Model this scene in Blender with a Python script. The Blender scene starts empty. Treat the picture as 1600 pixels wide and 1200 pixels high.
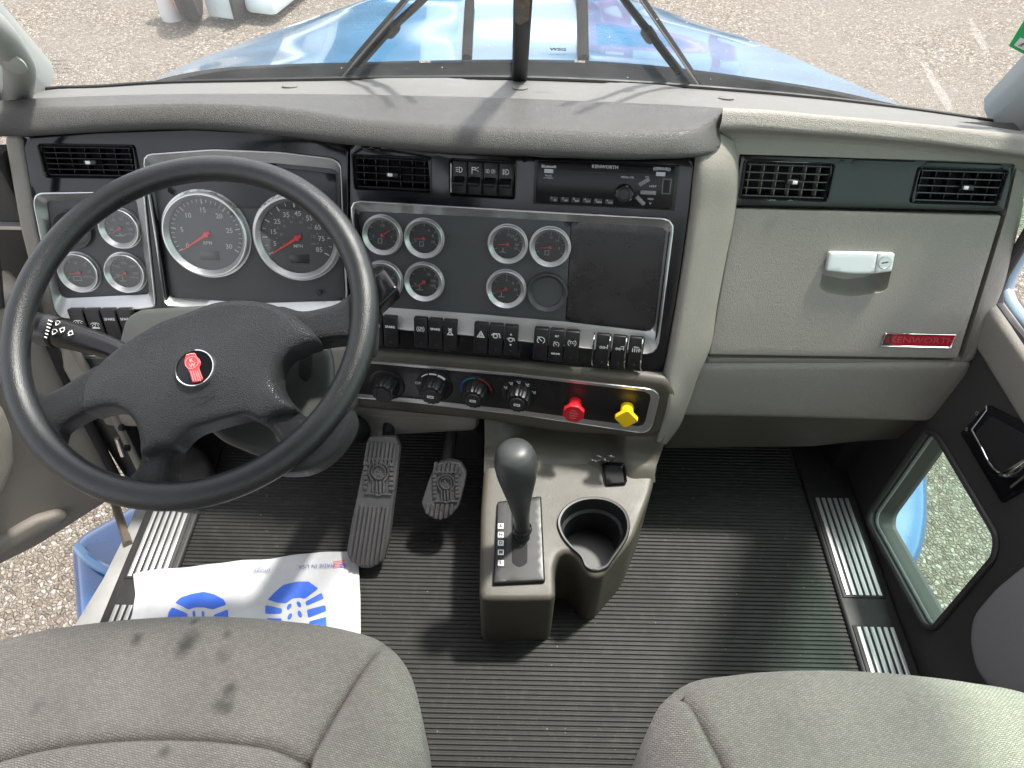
import bpy, bmesh, math, random
import numpy as np
from mathutils import Vector, Matrix
from mathutils.geometry import delaunay_2d_cdt
random.seed(4); rng = np.random.default_rng(4)
S = bpy.context.scene
R = math.radians
# ---------------------------------------------------------------- camera, sky, sun, exposure
F = 1150.0; PITCH = R(47); ROLL = R(1.2); CAM = np.array([0, 0, 1.34])
fw = np.array([0, math.cos(PITCH), -math.sin(PITCH)])
r0 = np.array([1., 0, 0]); u0 = np.array([0, math.sin(PITCH), math.cos(PITCH)])
rt = math.cos(ROLL)*r0 + math.sin(ROLL)*u0; up = -math.sin(ROLL)*r0 + math.cos(ROLL)*u0
cam = bpy.data.cameras.new('camera'); cam.sensor_width = 36; cam.lens = F/1600*36
cam.clip_start = .02; cam.clip_end = 500
co = bpy.data.objects.new('camera', cam); S.collection.objects.link(co); S.camera = co
co.matrix_world = Matrix(((rt[0], up[0], -fw[0], CAM[0]), (rt[1], up[1], -fw[1], CAM[1]), (rt[2], up[2], -fw[2], CAM[2]), (0, 0, 0, 1)))
SUN_EL, SUN_AZ = R(66), R(50)
w = bpy.data.worlds.new('World'); S.world = w; w.use_nodes = True
nt = w.node_tree; sky = nt.nodes.new('ShaderNodeTexSky'); sky.sky_type = 'NISHITA'; sky.sun_disc = False
sky.sun_elevation = SUN_EL; sky.sun_rotation = SUN_AZ; sky.dust_density = 2.0; sky.ozone_density = .6
hs = nt.nodes.new('ShaderNodeHueSaturation'); hs.inputs['Saturation'].default_value = .24  # hazy, milky sky
nt.links.new(sky.outputs[0], hs.inputs['Color']); nt.links.new(hs.outputs[0], nt.nodes['Background'].inputs[0]); nt.nodes['Background'].inputs[1].default_value = .15
sl = bpy.data.lights.new('sun', 'SUN'); sl.energy = 2.0; sl.angle = R(4); sl.color = (1, .95, .88)
so = bpy.data.objects.new('sun', sl); S.collection.objects.link(so)
sdir = Vector((math.cos(SUN_EL)*math.sin(SUN_AZ), math.cos(SUN_EL)*math.cos(SUN_AZ), math.sin(SUN_EL)))
so.rotation_euler = sdir.to_track_quat('Z', 'Y').to_euler(); so.location = sdir*20
S.view_settings.view_transform = 'Standard'; S.view_settings.look = 'None'
S.view_settings.exposure = 1.9; S.view_settings.gamma = 1
S.cycles.use_denoising = True; S.cycles.max_bounces = 10; S.cycles.diffuse_bounces = 6; S.cycles.transparent_max_bounces = 16
S.cycles.sample_clamp_indirect = 6; S.cycles.caustics_reflective = False; S.cycles.caustics_refractive = False
# ---------------------------------------------------------------- planes and pixel tracing
def ray(x, y): return fw + rt*(x-800)/F + up*(600-y)/F
class Plane:
    def __init__(s, o, u, v):
        s.o = np.array(o, float); s.u = np.array(u, float)/np.linalg.norm(u); v = np.array(v, float)
        v = v - s.u*(v@s.u); s.v = v/np.linalg.norm(v); s.n = np.cross(s.u, s.v)
    def w(s, x, y, off=0.):
        d = ray(x, y); t = ((s.o + s.n*off - CAM)@s.n)/(d@s.n); return CAM + d*t
    def h(s, x, y, off=0.):
        p = s.w(x, y, off) - s.o; return np.array([p@s.u, p@s.v])
    def poly(s, px, off=0.): return np.array([s.h(x, y, off) for x, y in px])
    def p(s, a, b, h=0.): return s.o + s.u*a + s.v*b + s.n*h
    def up(s, d): return Plane(s.o + s.n*d, s.u, s.v)
    def M(s, a, b, h=0., ang=0.):
        c, q = math.cos(ang), math.sin(ang); X = s.u*c + s.v*q; Y = -s.u*q + s.v*c; o = s.p(a, b, h)
        return Matrix(((X[0], Y[0], s.n[0], o[0]), (X[1], Y[1], s.n[1], o[1]), (X[2], Y[2], s.n[2], o[2]), (0, 0, 0, 1)))
    def mpp(s, x, y):
        a = s.h(x-5, y); b = s.h(x+5, y); return np.linalg.norm(a-b)/10
def zp(z): return Plane((0, 0, z), (1, 0, 0), (0, 1, 0))
def xp(x): return Plane((x, .8, .3), (0, -1, 0), (0, 0, 1))
def yp(y): return Plane((0, y, .3), (1, 0, 0), (0, 0, 1))
def tiltplane(anchor, yaw, tilt):
    u = (math.cos(yaw), -math.sin(yaw), 0)
    back = (math.sin(yaw), math.cos(yaw), 0)
    return Plane(anchor, u, (back[0]*math.sin(tilt), back[1]*math.sin(tilt), math.cos(tilt)))
FLOOR = zp(0.)
A0 = yp(1.06).w(540, 330)
DD = tiltplane(A0, 0, R(22)); DC = tiltplane(A0, R(6), R(22))
GL = tiltplane(yp(1.05).w(1150, 330), 0, R(22))
HV = tiltplane(DC.w(800, 572), R(9), R(7))
WS = Plane(yp(1.33).w(815, 122), (1, 0, 0), (0, -.62, .785))
cosE, sinE = math.cos(R(64)), math.sin(R(64))
WY = -.08
_n = np.array([math.sin(WY)*cosE, -math.cos(WY)*cosE, sinE]); _a = np.cross([0, 0, 1], _n)
WC = np.array([-.390, .656, .736])
WH = Plane(WC, _a, np.cross(_n, _a))
# ---------------------------------------------------------------- object helpers
W = {}
COLL = S.collection
def root(name, label, cat, loc=(0, 0, 0), group=None, kind=None):
    o = bpy.data.objects.new(name, None); COLL.objects.link(o); o.empty_display_size = .05
    o.location = loc; W[o] = Matrix.Translation(Vector(loc))
    props(o, label, cat, group, kind); return o
def props(o, label=None, cat=None, group=None, kind=None):
    if label: o['label'] = label
    if cat: o['category'] = cat
    if group: o['group'] = group
    if kind: o['kind'] = kind
    return o
def mk(name, geo, mat, parent=None, M=None, smooth=True, ang=35, recalc=True, label=None, loc=None):
    verts, faces = geo
    me = bpy.data.meshes.new(name)
    PW = W[parent] if parent else Matrix.Identity(4)
    if M is None:
        MW = PW if parent else Matrix.Translation(Vector(loc if loc is not None else np.mean(np.array(verts), axis=0)))
        inv = np.array(MW.inverted()); vv = np.array(verts, float)@inv[:3, :3].T + inv[:3, 3]
    else: MW = M; vv = np.array(verts, float)
    me.from_pydata(vv.tolist(), [], [list(f) for f in faces]); me.validate()
    if recalc:
        b = bmesh.new(); b.from_mesh(me); bmesh.ops.recalc_face_normals(b, faces=b.faces); b.to_mesh(me); b.free()
    if smooth:
        me.shade_smooth(); me.set_sharp_from_angle(angle=R(ang))
    me.materials.append(mat)
    o = bpy.data.objects.new(name, me); COLL.objects.link(o)
    if parent: o.parent = parent
    o.matrix_basis = PW.inverted()@MW; W[o] = MW
    if label: o['label'] = label
    return o
def join(*gs):
    V = []; Fc = []
    for v, f in gs:
        k = len(V); V += [tuple(q) for q in v]; Fc += [[i+k for i in q] for q in f]
    return V, Fc
def crs(P, n, closed=False):
    P = np.array(P, float); m = len(P)
    if m == 2: return P[0] + (P[1]-P[0])*np.linspace(0, 1, n)[:, None]
    if closed: Q = np.vstack([P[-1:], P, P[:2]])
    else: Q = np.vstack([2*P[0]-P[1], P, 2*P[-1]-P[-2]])
    out = []; L = np.linalg.norm(np.diff(Q[1:-1], axis=0), axis=1); cum = np.concatenate([[0], np.cumsum(L)])
    ts = np.linspace(0, cum[-1], n, endpoint=not closed)
    for t in ts:
        i = min(max(int(np.searchsorted(cum, t, 'right'))-1, 0), len(L)-1); s = (t-cum[i])/max(L[i], 1e-9)
        a, b, c, d = Q[i], Q[i+1], Q[i+2], Q[i+3]
        # centripetal-ish: clamp tangents
        l0 = max(np.linalg.norm(b-a), 1e-6); l1 = max(np.linalg.norm(c-b), 1e-6); l2 = max(np.linalg.norm(d-c), 1e-6)
        m1 = ((b-a)/l0*l1 + (c-b)/l1*l0)/(l0+l1)*l1; m2 = ((c-b)/l1*l2 + (d-c)/l2*l1)/(l1+l2)*l1
        s2, s3 = s*s, s*s*s
        out.append((2*s3-3*s2+1)*b + (s3-2*s2+s)*m1 + (-2*s3+3*s2)*c + (s3-s2)*m2)
    return np.array(out)
def rnd(P, r, k=5):
    P = np.array(P, float); n = len(P); out = []
    rr = r if hasattr(r, '__len__') else [r]*n
    for i in range(n):
        a, b, c = P[i-1], P[i], P[(i+1) % n]; la, lc = np.linalg.norm(a-b), np.linalg.norm(c-b)
        d = min(rr[i], la*.45, lc*.45)
        if d < 1e-5: out.append(b); continue
        p, q = b+(a-b)/la*d, b+(c-b)/lc*d
        for t in np.linspace(0, 1, k): out.append((1-t)**2*p + 2*t*(1-t)*b + t*t*q)
    return np.array(out)
def resamp(P, s):
    out = []
    for i in range(len(P)):
        a, b = P[i], P[(i+1) % len(P)]; m = max(1, int(math.ceil(np.linalg.norm(b-a)/s)))
        for k in range(m): out.append(a+(b-a)*k/m)
    return np.array(out)
def area(P): x, y = P[:, 0], P[:, 1]; return .5*np.sum(x*np.roll(y, -1)-y*np.roll(x, -1))
def inside(Q, P):
    x, y = Q[:, 0], Q[:, 1]; r = np.zeros(len(Q), bool)
    for i in range(len(P)):
        a, b = P[i], P[i-1]
        c = ((a[1] > y) != (b[1] > y)); 
        with np.errstate(divide='ignore', invalid='ignore'):
            xi = (b[0]-a[0])*(y-a[1])/(b[1]-a[1]+1e-30)+a[0]
        r ^= c & (x < xi)
    return r
def segdist(Q, A, B):
    D = np.full(len(Q), 1e9)
    for a, b in zip(A, B):
        ab = b-a; t = np.clip(((Q-a)@ab)/max(ab@ab, 1e-12), 0, 1)
        D = np.minimum(D, np.linalg.norm(Q-(a+t[:, None]*ab), axis=1))
    return D
def pad(pl, P, r=.004, depth=.01, sp=.02, holes=(), grooves=(), hf=None, steps=4, drop=None, h0=0., fixed=False):
    """Rounded slab on plane pl: 2-D outline P, edge radius r, side walls 'depth' deep along -n (or vector drop)."""
    P = np.array(P, float)
    if area(P) < 0: P = P[::-1]
    if not fixed: P = resamp(P, sp)
    holes = [np.array(h, float) for h in holes]
    pts = [P]; edges = [(i, (i+1) % len(P)) for i in range(len(P))]; base = len(P)
    for h in holes:
        pts.append(h); edges += [(base+i, base+(i+1) % len(h)) for i in range(len(h))]; base += len(h)
    nb = base; A, B = P, np.roll(P, -1, 0)
    tn = np.roll(P, -1, 0)-np.roll(P, 1, 0); tn /= np.linalg.norm(tn, axis=1)[:, None]+1e-12; inn = np.stack([-tn[:, 1], tn[:, 0]], 1)
    ex = []
    for k in range(1, steps+1):
        d = r*(1-math.cos(math.pi/2*k/steps)); Q = P+inn*d
        ok = inside(Q, P) & (segdist(Q, A, B) > d*.9); ex.append(Q[ok])
    lo, hi = P.min(0), P.max(0)
    gx = np.arange(lo[0], hi[0], sp); gy = np.arange(lo[1], hi[1], sp*.87)
    G = np.array([(x+(j % 2)*sp/2, y) for j, y in enumerate(gy) for x in gx]).reshape(-1, 2)
    if len(G):
        ok = inside(G, P)
        for h in holes: ok &= ~inside(G, h)
        G = G[ok]
        if len(G): G = G[segdist(G, A, B) > r+sp*.3]
        for h in holes:
            if len(G): G = G[segdist(G, h, np.roll(h, -1, 0)) > sp*.3]
        ex.append(G)
    for g, gw, gd in grooves:
        g = np.array(g); 
        tg = np.gradient(g, axis=0); tg /= np.linalg.norm(tg, axis=1)[:, None]+1e-9; nn = np.stack([-tg[:, 1], tg[:, 0]], 1)
        for s in (-1.5, -.7, 0, .7, 1.5):
            q = g+nn*gw*s; q = q[inside(q, P)]
            if len(q): ex.append(q[segdist(q, A, B) > r*.3])
    allp = np.vstack(pts+ex)
    vo, eo, fo, ov, oe, of = delaunay_2d_cdt([Vector(q) for q in allp], edges, [], 0, 1e-6)
    V2 = np.array([tuple(q) for q in vo]); fo = [f for f in fo if len(f) == 3]
    cen = np.array([V2[list(f)].mean(0) for f in fo]); ok = inside(cen, P)
    for h in holes: ok &= ~inside(cen, h)
    fo = [list(f) for f, k in zip(fo, ok) if k]
    d = segdist(V2, A, B); dd = np.clip(d, 0, r); H = np.sqrt(np.maximum(r*r-(r-dd)**2, 0))-r
    if hf is not None: H = H+hf(V2[:, 0], V2[:, 1], d)
    for g, gw, gd in grooves:
        gd_ = segdist(V2, np.array(g)[:-1], np.array(g)[1:]); H = H-gd*np.exp(-(gd_/gw)**2)
    V = pl.o+V2[:, :1]*pl.u+V2[:, 1:]*pl.v+(H[:, None]+h0)*pl.n
    # boundary vertex order
    mp = {}
    for i, o_ in enumerate(ov):
        for q in o_: mp[q] = i
    V = V.tolist(); faces = fo
    dv = np.array(drop) if drop is not None else -pl.n*depth
    loops = [list(range(len(P)))]; b0 = len(P)
    for h in holes: loops.append(list(range(b0, b0+len(h)))); b0 += len(h)
    for li, L in enumerate(loops):
        ids = [mp[i] for i in L]; k = len(V)
        if dv.ndim == 2 and li == 0:
            low = dv
        else:
            dd_ = dv if dv.ndim == 1 else -pl.n*depth
            low = np.array([np.array(V[i])+dd_ for i in ids])
        V += np.array(low).tolist(); n = len(ids)
        faces += [[ids[i], ids[(i+1) % n], k+(i+1) % n, k+i] for i in range(n)]
    return V, faces
def ringpad(pl, outer, inner, h_out=0., h_in=-.012, lip=.002, depth=.01, n=None):
    """bezel: a raised outer lip sloping down to an inner outline (both 2-D, resampled to the same count)"""
    n = n or 96
    O = crs2(outer, n); I = crs2(inner, n)
    k = np.argmin(np.linalg.norm(I[None]-O[0], axis=2)); I = np.roll(I, -int(k), 0)
    c = O.mean(0); rows = []
    def row(P, h): return np.array([pl.p(a, b, h) for a, b in P])
    tow = (I-O); ln = np.linalg.norm(tow, axis=1)[:, None]+1e-9; tw = tow/ln
    rows = [row(O, h_out-depth), row(O, h_out-.0006), row(O+tw*.0008, h_out), row(O+tw*lip, h_out), row(O+tw*(lip+.0008), h_out-.0008), row(I, h_in), row(I, h_in-.004)]
    return grid(rows, True)
def crs2(P, n):
    """uniform arc-length resample of a closed polygon, linear"""
    P = np.array(P, float)
    if area(P) < 0: P = P[::-1]
    Q = np.vstack([P, P[:1]]); L = np.concatenate([[0], np.cumsum(np.linalg.norm(np.diff(Q, axis=0), axis=1))])
    t = np.linspace(0, L[-1], n, endpoint=False); return np.stack([np.interp(t, L, Q[:, 0]), np.interp(t, L, Q[:, 1])], 1)
def grid(rows, closed=False):
    n = len(rows[0]); V = [tuple(p) for r_ in rows for p in r_]; Fc = []
    for i in range(len(rows)-1):
        for j in range(n if closed else n-1):
            j2 = (j+1) % n; Fc.append([i*n+j, i*n+j2, (i+1)*n+j2, (i+1)*n+j])
    return V, Fc
def loft(rows, n=60, m=1, closed=False):
    Rw = [crs(r_, n, closed) for r_ in rows]
    if m > 1:
        A = np.array(Rw); out = np.stack([crs(A[:, j], (len(Rw)-1)*m+1) for j in range(A.shape[1])], 1); Rw = list(out)
    return grid(Rw, closed)
def box(x0, x1, y0, y1, z0, z1, bev=0., seg=2):
    b = bmesh.new(); bmesh.ops.create_cube(b, size=1)
    for v in b.verts: v.co = Vector(((x0+x1)/2+v.co.x*(x1-x0), (y0+y1)/2+v.co.y*(y1-y0), (z0+z1)/2+v.co.z*(z1-z0)))
    if bev: bmesh.ops.bevel(b, geom=b.edges[:], offset=bev, segments=seg, profile=.5, affect='EDGES')
    b.verts.index_update(); g = [tuple(v.co) for v in b.verts], [[v.index for v in f.verts] for f in b.faces]; b.free(); return g
def xf(geo, M):
    v, f = geo; A = np.array(M); v = np.array(v, float)@A[:3, :3].T+A[:3, 3]; return v.tolist(), f
def lathe(prof, n=40, cap=True, flute=None):
    V = []; Fc = []
    for (r_, z) in prof:
        for j in range(n):
            t = 2*math.pi*j/n; rr = r_*(flute(t, z) if flute else 1); V.append((rr*math.cos(t), rr*math.sin(t), z))
    for i in range(len(prof)-1):
        for j in range(n): Fc.append([i*n+j, i*n+(j+1) % n, (i+1)*n+(j+1) % n, (i+1)*n+j])
    if cap: Fc.append(list(range((len(prof)-1)*n, len(prof)*n)))
    return V, Fc
def tube(path, rad, n=12, cap=True):
    P = np.array(path, float); m = len(P); rad = rad if hasattr(rad, '__len__') else [rad]*m
    T = np.gradient(P, axis=0); T /= np.linalg.norm(T, axis=1)[:, None]
    ref = np.array([0, 0, 1.]) if abs(T[0][2]) < .9 else np.array([1., 0, 0]); V = []; Fc = []
    for i in range(m):
        a = np.cross(T[i], ref); a /= np.linalg.norm(a); b = np.cross(T[i], a); ref = -np.cross(T[i], a) if False else ref
        for j in range(n):
            t = 2*math.pi*j/n; V.append(tuple(P[i]+rad[i]*(a*math.cos(t)+b*math.sin(t))))
    for i in range(m-1):
        for j in range(n): Fc.append([i*n+j, i*n+(j+1) % n, (i+1)*n+(j+1) % n, (i+1)*n+j])
    if cap: Fc += [list(range(n))[::-1], list(range((m-1)*n, m*n))]
    return V, Fc
def flat(polys, h=.0003):
    """list of 2-D polygons -> thin prisms in a local frame"""
    gs = []
    for P in polys:
        P = np.array(P, float)
        if area(P) < 0: P = P[::-1]
        n = len(P); V = [(x, y, h) for x, y in P]+[(x, y, 0) for x, y in P]
        gs.append((V, [list(range(n))]+[[i, n+i, n+(i+1) % n, (i+1) % n] for i in range(n)]))
    return join(*gs)
def stroke(pts, wd, closed=False):
    P = [np.array(p, float) for p in pts]; out = []
    m = len(P)
    for i in range(m if closed else m-1):
        a, b = P[i], P[(i+1) % m]; d = b-a; l = np.linalg.norm(d)
        if l < 1e-9: continue
        d /= l; q = np.array([-d[1], d[0]])*wd/2; e = d*wd*.35
        out.append([a-e-q, b+e-q, b+e+q, a-e+q])
    return out
def circ(x, y, r_, n=20, a0=0, a1=360): return [(x+r_*math.cos(R(a0+(a1-a0)*k/n)), y+r_*math.sin(R(a0+(a1-a0)*k/n))) for k in range(n+1)]
def text_geo(s, size, align='CENTER', shear=0., bold=0., sx=1.):
    c = bpy.data.curves.new('t', 'FONT'); c.body = s; c.size = size; c.align_x = align; c.align_y = 'CENTER'; c.offset = bold; c.shear = shear; c.resolution_u = 2
    o = bpy.data.objects.new('t', c); COLL.objects.link(o)
    me = bpy.data.meshes.new_from_object(o); V = [(v.co.x*sx, v.co.y, v.co.z+.0003) for v in me.vertices]; Fc = [list(p.vertices) for p in me.polygons]
    bpy.data.objects.remove(o); bpy.data.curves.remove(c); bpy.data.meshes.remove(me); return V, Fc
def tr(x, y, z=0., a=0.): return Matrix.Translation((x, y, z))@Matrix.Rotation(a, 4, 'Z')
def quadframe(pl, q, off=0.):
    """tl,tr,br,bl pixels -> frame matrix at the centre (x along the row), width, height"""
    p = [pl.h(x, y, off) for x, y in q]; c = sum(p)/4; ex = ((p[1]-p[0])+(p[2]-p[3]))/2; ey = ((p[0]-p[3])+(p[1]-p[2]))/2
    return pl.M(c[0], c[1], off, math.atan2(ex[1], ex[0])), np.linalg.norm(ex), np.linalg.norm(ey)
# ---------------------------------------------------------------- materials
def node(nt, t, **k):
    n = nt.nodes.new(t)
    for a, b in k.items():
        if a in n.inputs.keys() if isinstance(a, str) else False: n.inputs[a].default_value = b
        else: setattr(n, a, b)
    return n
def ramp(nt, stops):
    n = nt.nodes.new('ShaderNodeValToRGB'); e = n.color_ramp.elements
    while len(e) < len(stops): e.new(.5)
    for i, (p, c) in enumerate(stops): e[i].position = p; e[i].color = (*c, 1) if len(c) == 3 else c
    return n
def pm(name, col, rough=.5, metal=0., grain=None, gs=600., gd=.0004, var=.0, vs=6., coat=0., spec=.5, dirt=0., specks=0., lf=1.6):
    m = bpy.data.materials.new(name); m.use_nodes = True; nt = m.node_tree; b = nt.nodes['Principled BSDF']; L = nt.links.new
    b.inputs['Base Color'].default_value = (*col, 1); b.inputs['Roughness'].default_value = rough; b.inputs['Metallic'].default_value = metal
    b.inputs['Coat Weight'].default_value = coat; b.inputs['Coat Roughness'].default_value = .06; b.inputs['Specular IOR Level'].default_value = spec
    tc = nt.nodes.new('ShaderNodeTexCoord')
    if var or dirt:
        no = nt.nodes.new('ShaderNodeTexNoise'); no.inputs['Scale'].default_value = vs; no.inputs['Detail'].default_value = 8; no.inputs['Roughness'].default_value = .65
        L(tc.outputs['Object'], no.inputs['Vector'])
        rp = ramp(nt, [(.3, tuple(c*(1-var) for c in col)), (.7, tuple(min(1, c*(1+var)) for c in col))]); L(no.outputs[0], rp.inputs[0]); L(rp.outputs[0], b.inputs['Base Color'])
        r2 = ramp(nt, [(.3, (max(0, rough-.1),)*3), (.75, (min(1, rough+.14),)*3)]); L(no.outputs[0], r2.inputs[0]); L(r2.outputs[0], b.inputs['Roughness'])
        if dirt:
            n2 = nt.nodes.new('ShaderNodeTexNoise'); n2.inputs['Scale'].default_value = 45; n2.inputs['Detail'].default_value = 10; n2.inputs['Roughness'].default_value = .8
            L(tc.outputs['Object'], n2.inputs['Vector']); r3 = ramp(nt, [(.52, (0, 0, 0)), (.72, (dirt,)*3)]); L(n2.outputs[0], r3.inputs[0])
            mx = nt.nodes.new('ShaderNodeMixRGB'); mx.inputs[2].default_value = (.32, .29, .25, 1); L(r3.outputs[0], mx.inputs[0]); L(rp.outputs[0], mx.inputs[1]); L(mx.outputs[0], b.inputs['Base Color'])
    if grain:
        bp = nt.nodes.new('ShaderNodeBump'); bp.inputs['Distance'].default_value = gd; bp.inputs['Strength'].default_value = 1
        if grain == 'leather':
            v = nt.nodes.new('ShaderNodeTexVoronoi'); v.feature = 'DISTANCE_TO_EDGE'; v.inputs['Scale'].default_value = gs
            n1 = nt.nodes.new('ShaderNodeTexNoise'); n1.inputs['Scale'].default_value = gs*.8; n1.inputs['Detail'].default_value = 2
            mv = nt.nodes.new('ShaderNodeMixRGB'); mv.inputs[0].default_value = .0012; L(tc.outputs['Object'], mv.inputs[1]); L(n1.outputs[1], mv.inputs[2]); L(mv.outputs[0], v.inputs['Vector'])
            rr = ramp(nt, [(0, (0, 0, 0)), (.25, (1, 1, 1))]); L(v.outputs['Distance'], rr.inputs[0])
            n5 = nt.nodes.new('ShaderNodeTexNoise'); n5.inputs['Scale'].default_value = gs*.16; n5.inputs['Detail'].default_value = 5; n5.inputs['Distortion'].default_value = 1.5; L(tc.outputs['Object'], n5.inputs['Vector'])
            ma = nt.nodes.new('ShaderNodeMath'); ma.operation = 'MULTIPLY_ADD'; ma.inputs[1].default_value = lf; L(n5.outputs[0], ma.inputs[0]); L(rr.outputs[0], ma.inputs[2]); L(ma.outputs[0], bp.inputs['Height'])
        else:
            n1 = nt.nodes.new('ShaderNodeTexNoise'); n1.inputs['Scale'].default_value = gs; n1.inputs['Detail'].default_value = 3; L(tc.outputs['Object'], n1.inputs['Vector']); L(n1.outputs[0], bp.inputs['Height'])
        L(bp.outputs[0], b.inputs['Normal'])
    if specks:
        vs_ = nt.nodes.new('ShaderNodeTexVoronoi'); vs_.inputs['Scale'].default_value = 95; L(tc.outputs['Object'], vs_.inputs['Vector']); sc_ = nt.nodes.new('ShaderNodeSeparateColor'); L(vs_.outputs['Color'], sc_.inputs[0])
        th = nt.nodes.new('ShaderNodeMath'); th.operation = 'MULTIPLY_ADD'; th.inputs[1].default_value = .55; th.inputs[2].default_value = -.42; L(sc_.outputs[0], th.inputs[0])
        lt = nt.nodes.new('ShaderNodeMath'); lt.operation = 'LESS_THAN'; L(vs_.outputs['Distance'], lt.inputs[0]); L(th.outputs[0], lt.inputs[1])
        mm = nt.nodes.new('ShaderNodeMath'); mm.operation = 'MULTIPLY'; mm.inputs[1].default_value = specks; L(lt.outputs[0], mm.inputs[0])
        mx2 = nt.nodes.new('ShaderNodeMixRGB'); mx2.inputs[2].default_value = (.30, .27, .22, 1); L(mm.outputs[0], mx2.inputs[0])
        src = b.inputs['Base Color'].links[0].from_socket if b.inputs['Base Color'].links else None
        if src: L(src, mx2.inputs[1])
        L(mx2.outputs[0], b.inputs['Base Color'])
    return m
M_ = {}
M_['beige'] = pm('beige_plastic', (.238, .221, .194), .46, grain='leather', gs=380, gd=.00032, var=.05, vs=4)
M_['beige_smooth'] = pm('beige_smooth_plastic', (.24, .227, .195), .45, var=.05, vs=8)
M_['taupe'] = pm('taupe_door_plastic', (.225, .200, .176), .5, grain='leather', gs=380, gd=.0003, var=.06)
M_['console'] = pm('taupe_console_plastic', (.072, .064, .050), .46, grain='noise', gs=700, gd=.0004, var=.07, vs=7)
M_['dashtop'] = pm('grey_dash_vinyl', (.060, .058, .054), .42, grain='leather', gs=380, gd=.0004, var=.06, vs=5, dirt=.10)
M_['shelf'] = pm('pale_grey_plastic', (.125, .123, .116), .6, grain='noise', gs=400, gd=.0004, var=.05, dirt=.15)
M_['piano'] = pm('gloss_black_plastic', (.007, .007, .009), .13, var=.1, spec=.35)
M_['black'] = pm('black_plastic', (.010, .010, .011), .36, var=.12, vs=30, spec=.4)
M_['matte'] = pm('matte_black_plastic', (.012, .012, .012), .6)
M_['wiper'] = pm('weathered_black_rubber', (.006, .006, .006), .9, spec=.06)
M_['slat'] = pm('grey_vent_slat', (.07, .075, .075), .35)
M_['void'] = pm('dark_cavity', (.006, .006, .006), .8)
M_['dial'] = pm('charcoal_gauge_panel', (.050, .051, .054), .45, var=.12, vs=9, grain='noise', gs=2500, gd=.00005)
M_['face'] = pm('black_dial_face', (.016, .016, .018), .45)
M_['silver'] = pm('satin_silver_trim', (.55, .55, .55), .36, .85, var=.04)
M_['chrome'] = pm('chrome', (.78, .78, .78), .1, 1.)
M_['handle'] = pm('silver_painted_plastic', (.66, .67, .68), .35, .25)
M_['wheel'] = pm('black_wheel_leather', (.014, .0155, .0175), .38, grain='leather', gs=420, lf=.25, gd=.0008, var=.1)
M_['rim'] = pm('black_rim_vinyl', (.011, .0125, .0135), .34, grain='noise', gs=700, gd=.0005, var=.12, vs=9)
M_['rubber'] = pm('black_rubber', (.022, .021, .021), .55, var=.15, vs=12, dirt=.08)
M_['mat'] = pm('ribbed_floor_rubber', (.023, .0228, .0208), .6, var=.3, vs=4, dirt=.09, specks=.6, spec=.3)
M_['pedal'] = pm('pedal_rubber', (.055, .054, .055), .6, var=.15, vs=20, dirt=.12)
M_['alu'] = pm('brushed_aluminium', (.62, .62, .62), .38, .7, var=.06, vs=14)
M_['white'] = pm('white_print', (.8, .8, .8), .5)
M_['grey_print'] = pm('grey_print', (.20, .20, .205), .5)
M_['dialprint'] = pm('dial_print', (.42, .42, .41), .5)
M_['needle2'] = pm('dull_red_needle', (.30, .03, .035), .5)
M_['needle'] = pm('red_needle', (.62, .03, .025), .4)
M_['red'] = pm('red_knob_plastic', (.55, .012, .02), .3, coat=.4)
M_['yellow'] = pm('yellow_knob_plastic', (.85, .55, .01), .35, coat=.2)
M_['badge'] = pm('red_badge_enamel', (.36, .004, .018), .2, coat=.5)
M_['emblem'] = pm('red_emblem_enamel', (.62, .05, .06), .35)
M_['blueprint'] = pm('blue_print', (.03, .11, .55), .5, var=.15, vs=20)
M_['paint'] = pm('blue_truck_paint', (.020, .17, .34), .2, .0, var=.05, coat=1.)
M_['tank'] = pm('deep_blue_paint', (.005, .075, .25), .25, var=.08, coat=1.)
M_['darkdoor'] = pm('dark_door_plastic', (.034, .032, .030), .5, grain='noise', gs=600, gd=.00015, var=.1)
M_['lavpad'] = pm('grey_door_cloth', (.21, .20, .205), .8, grain='noise', gs=900, gd=.0003, var=.05)
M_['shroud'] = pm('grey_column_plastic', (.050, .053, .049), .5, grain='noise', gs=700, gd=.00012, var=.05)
M_['pillar'] = pm('pale_pillar_plastic', (.26, .265, .245), .6, grain='noise', gs=500, gd=.0002)
M_['whitepaint'] = pm('white_truck_paint', (.75, .76, .77), .3, coat=.6)
M_['redpaint'] = pm('red_truck_paint', (.4, .03, .05), .3, coat=.6)
M_['green'] = pm('green_sticker', (.02, .45, .13), .5)
M_['headliner'] = pm('grey_headliner', (.38, .37, .34), .9)
M_['cyan'] = pm('cyan_print', (.03, .28, .38), .5); M_['redp'] = pm('red_print', (.45, .03, .03), .5)
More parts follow.
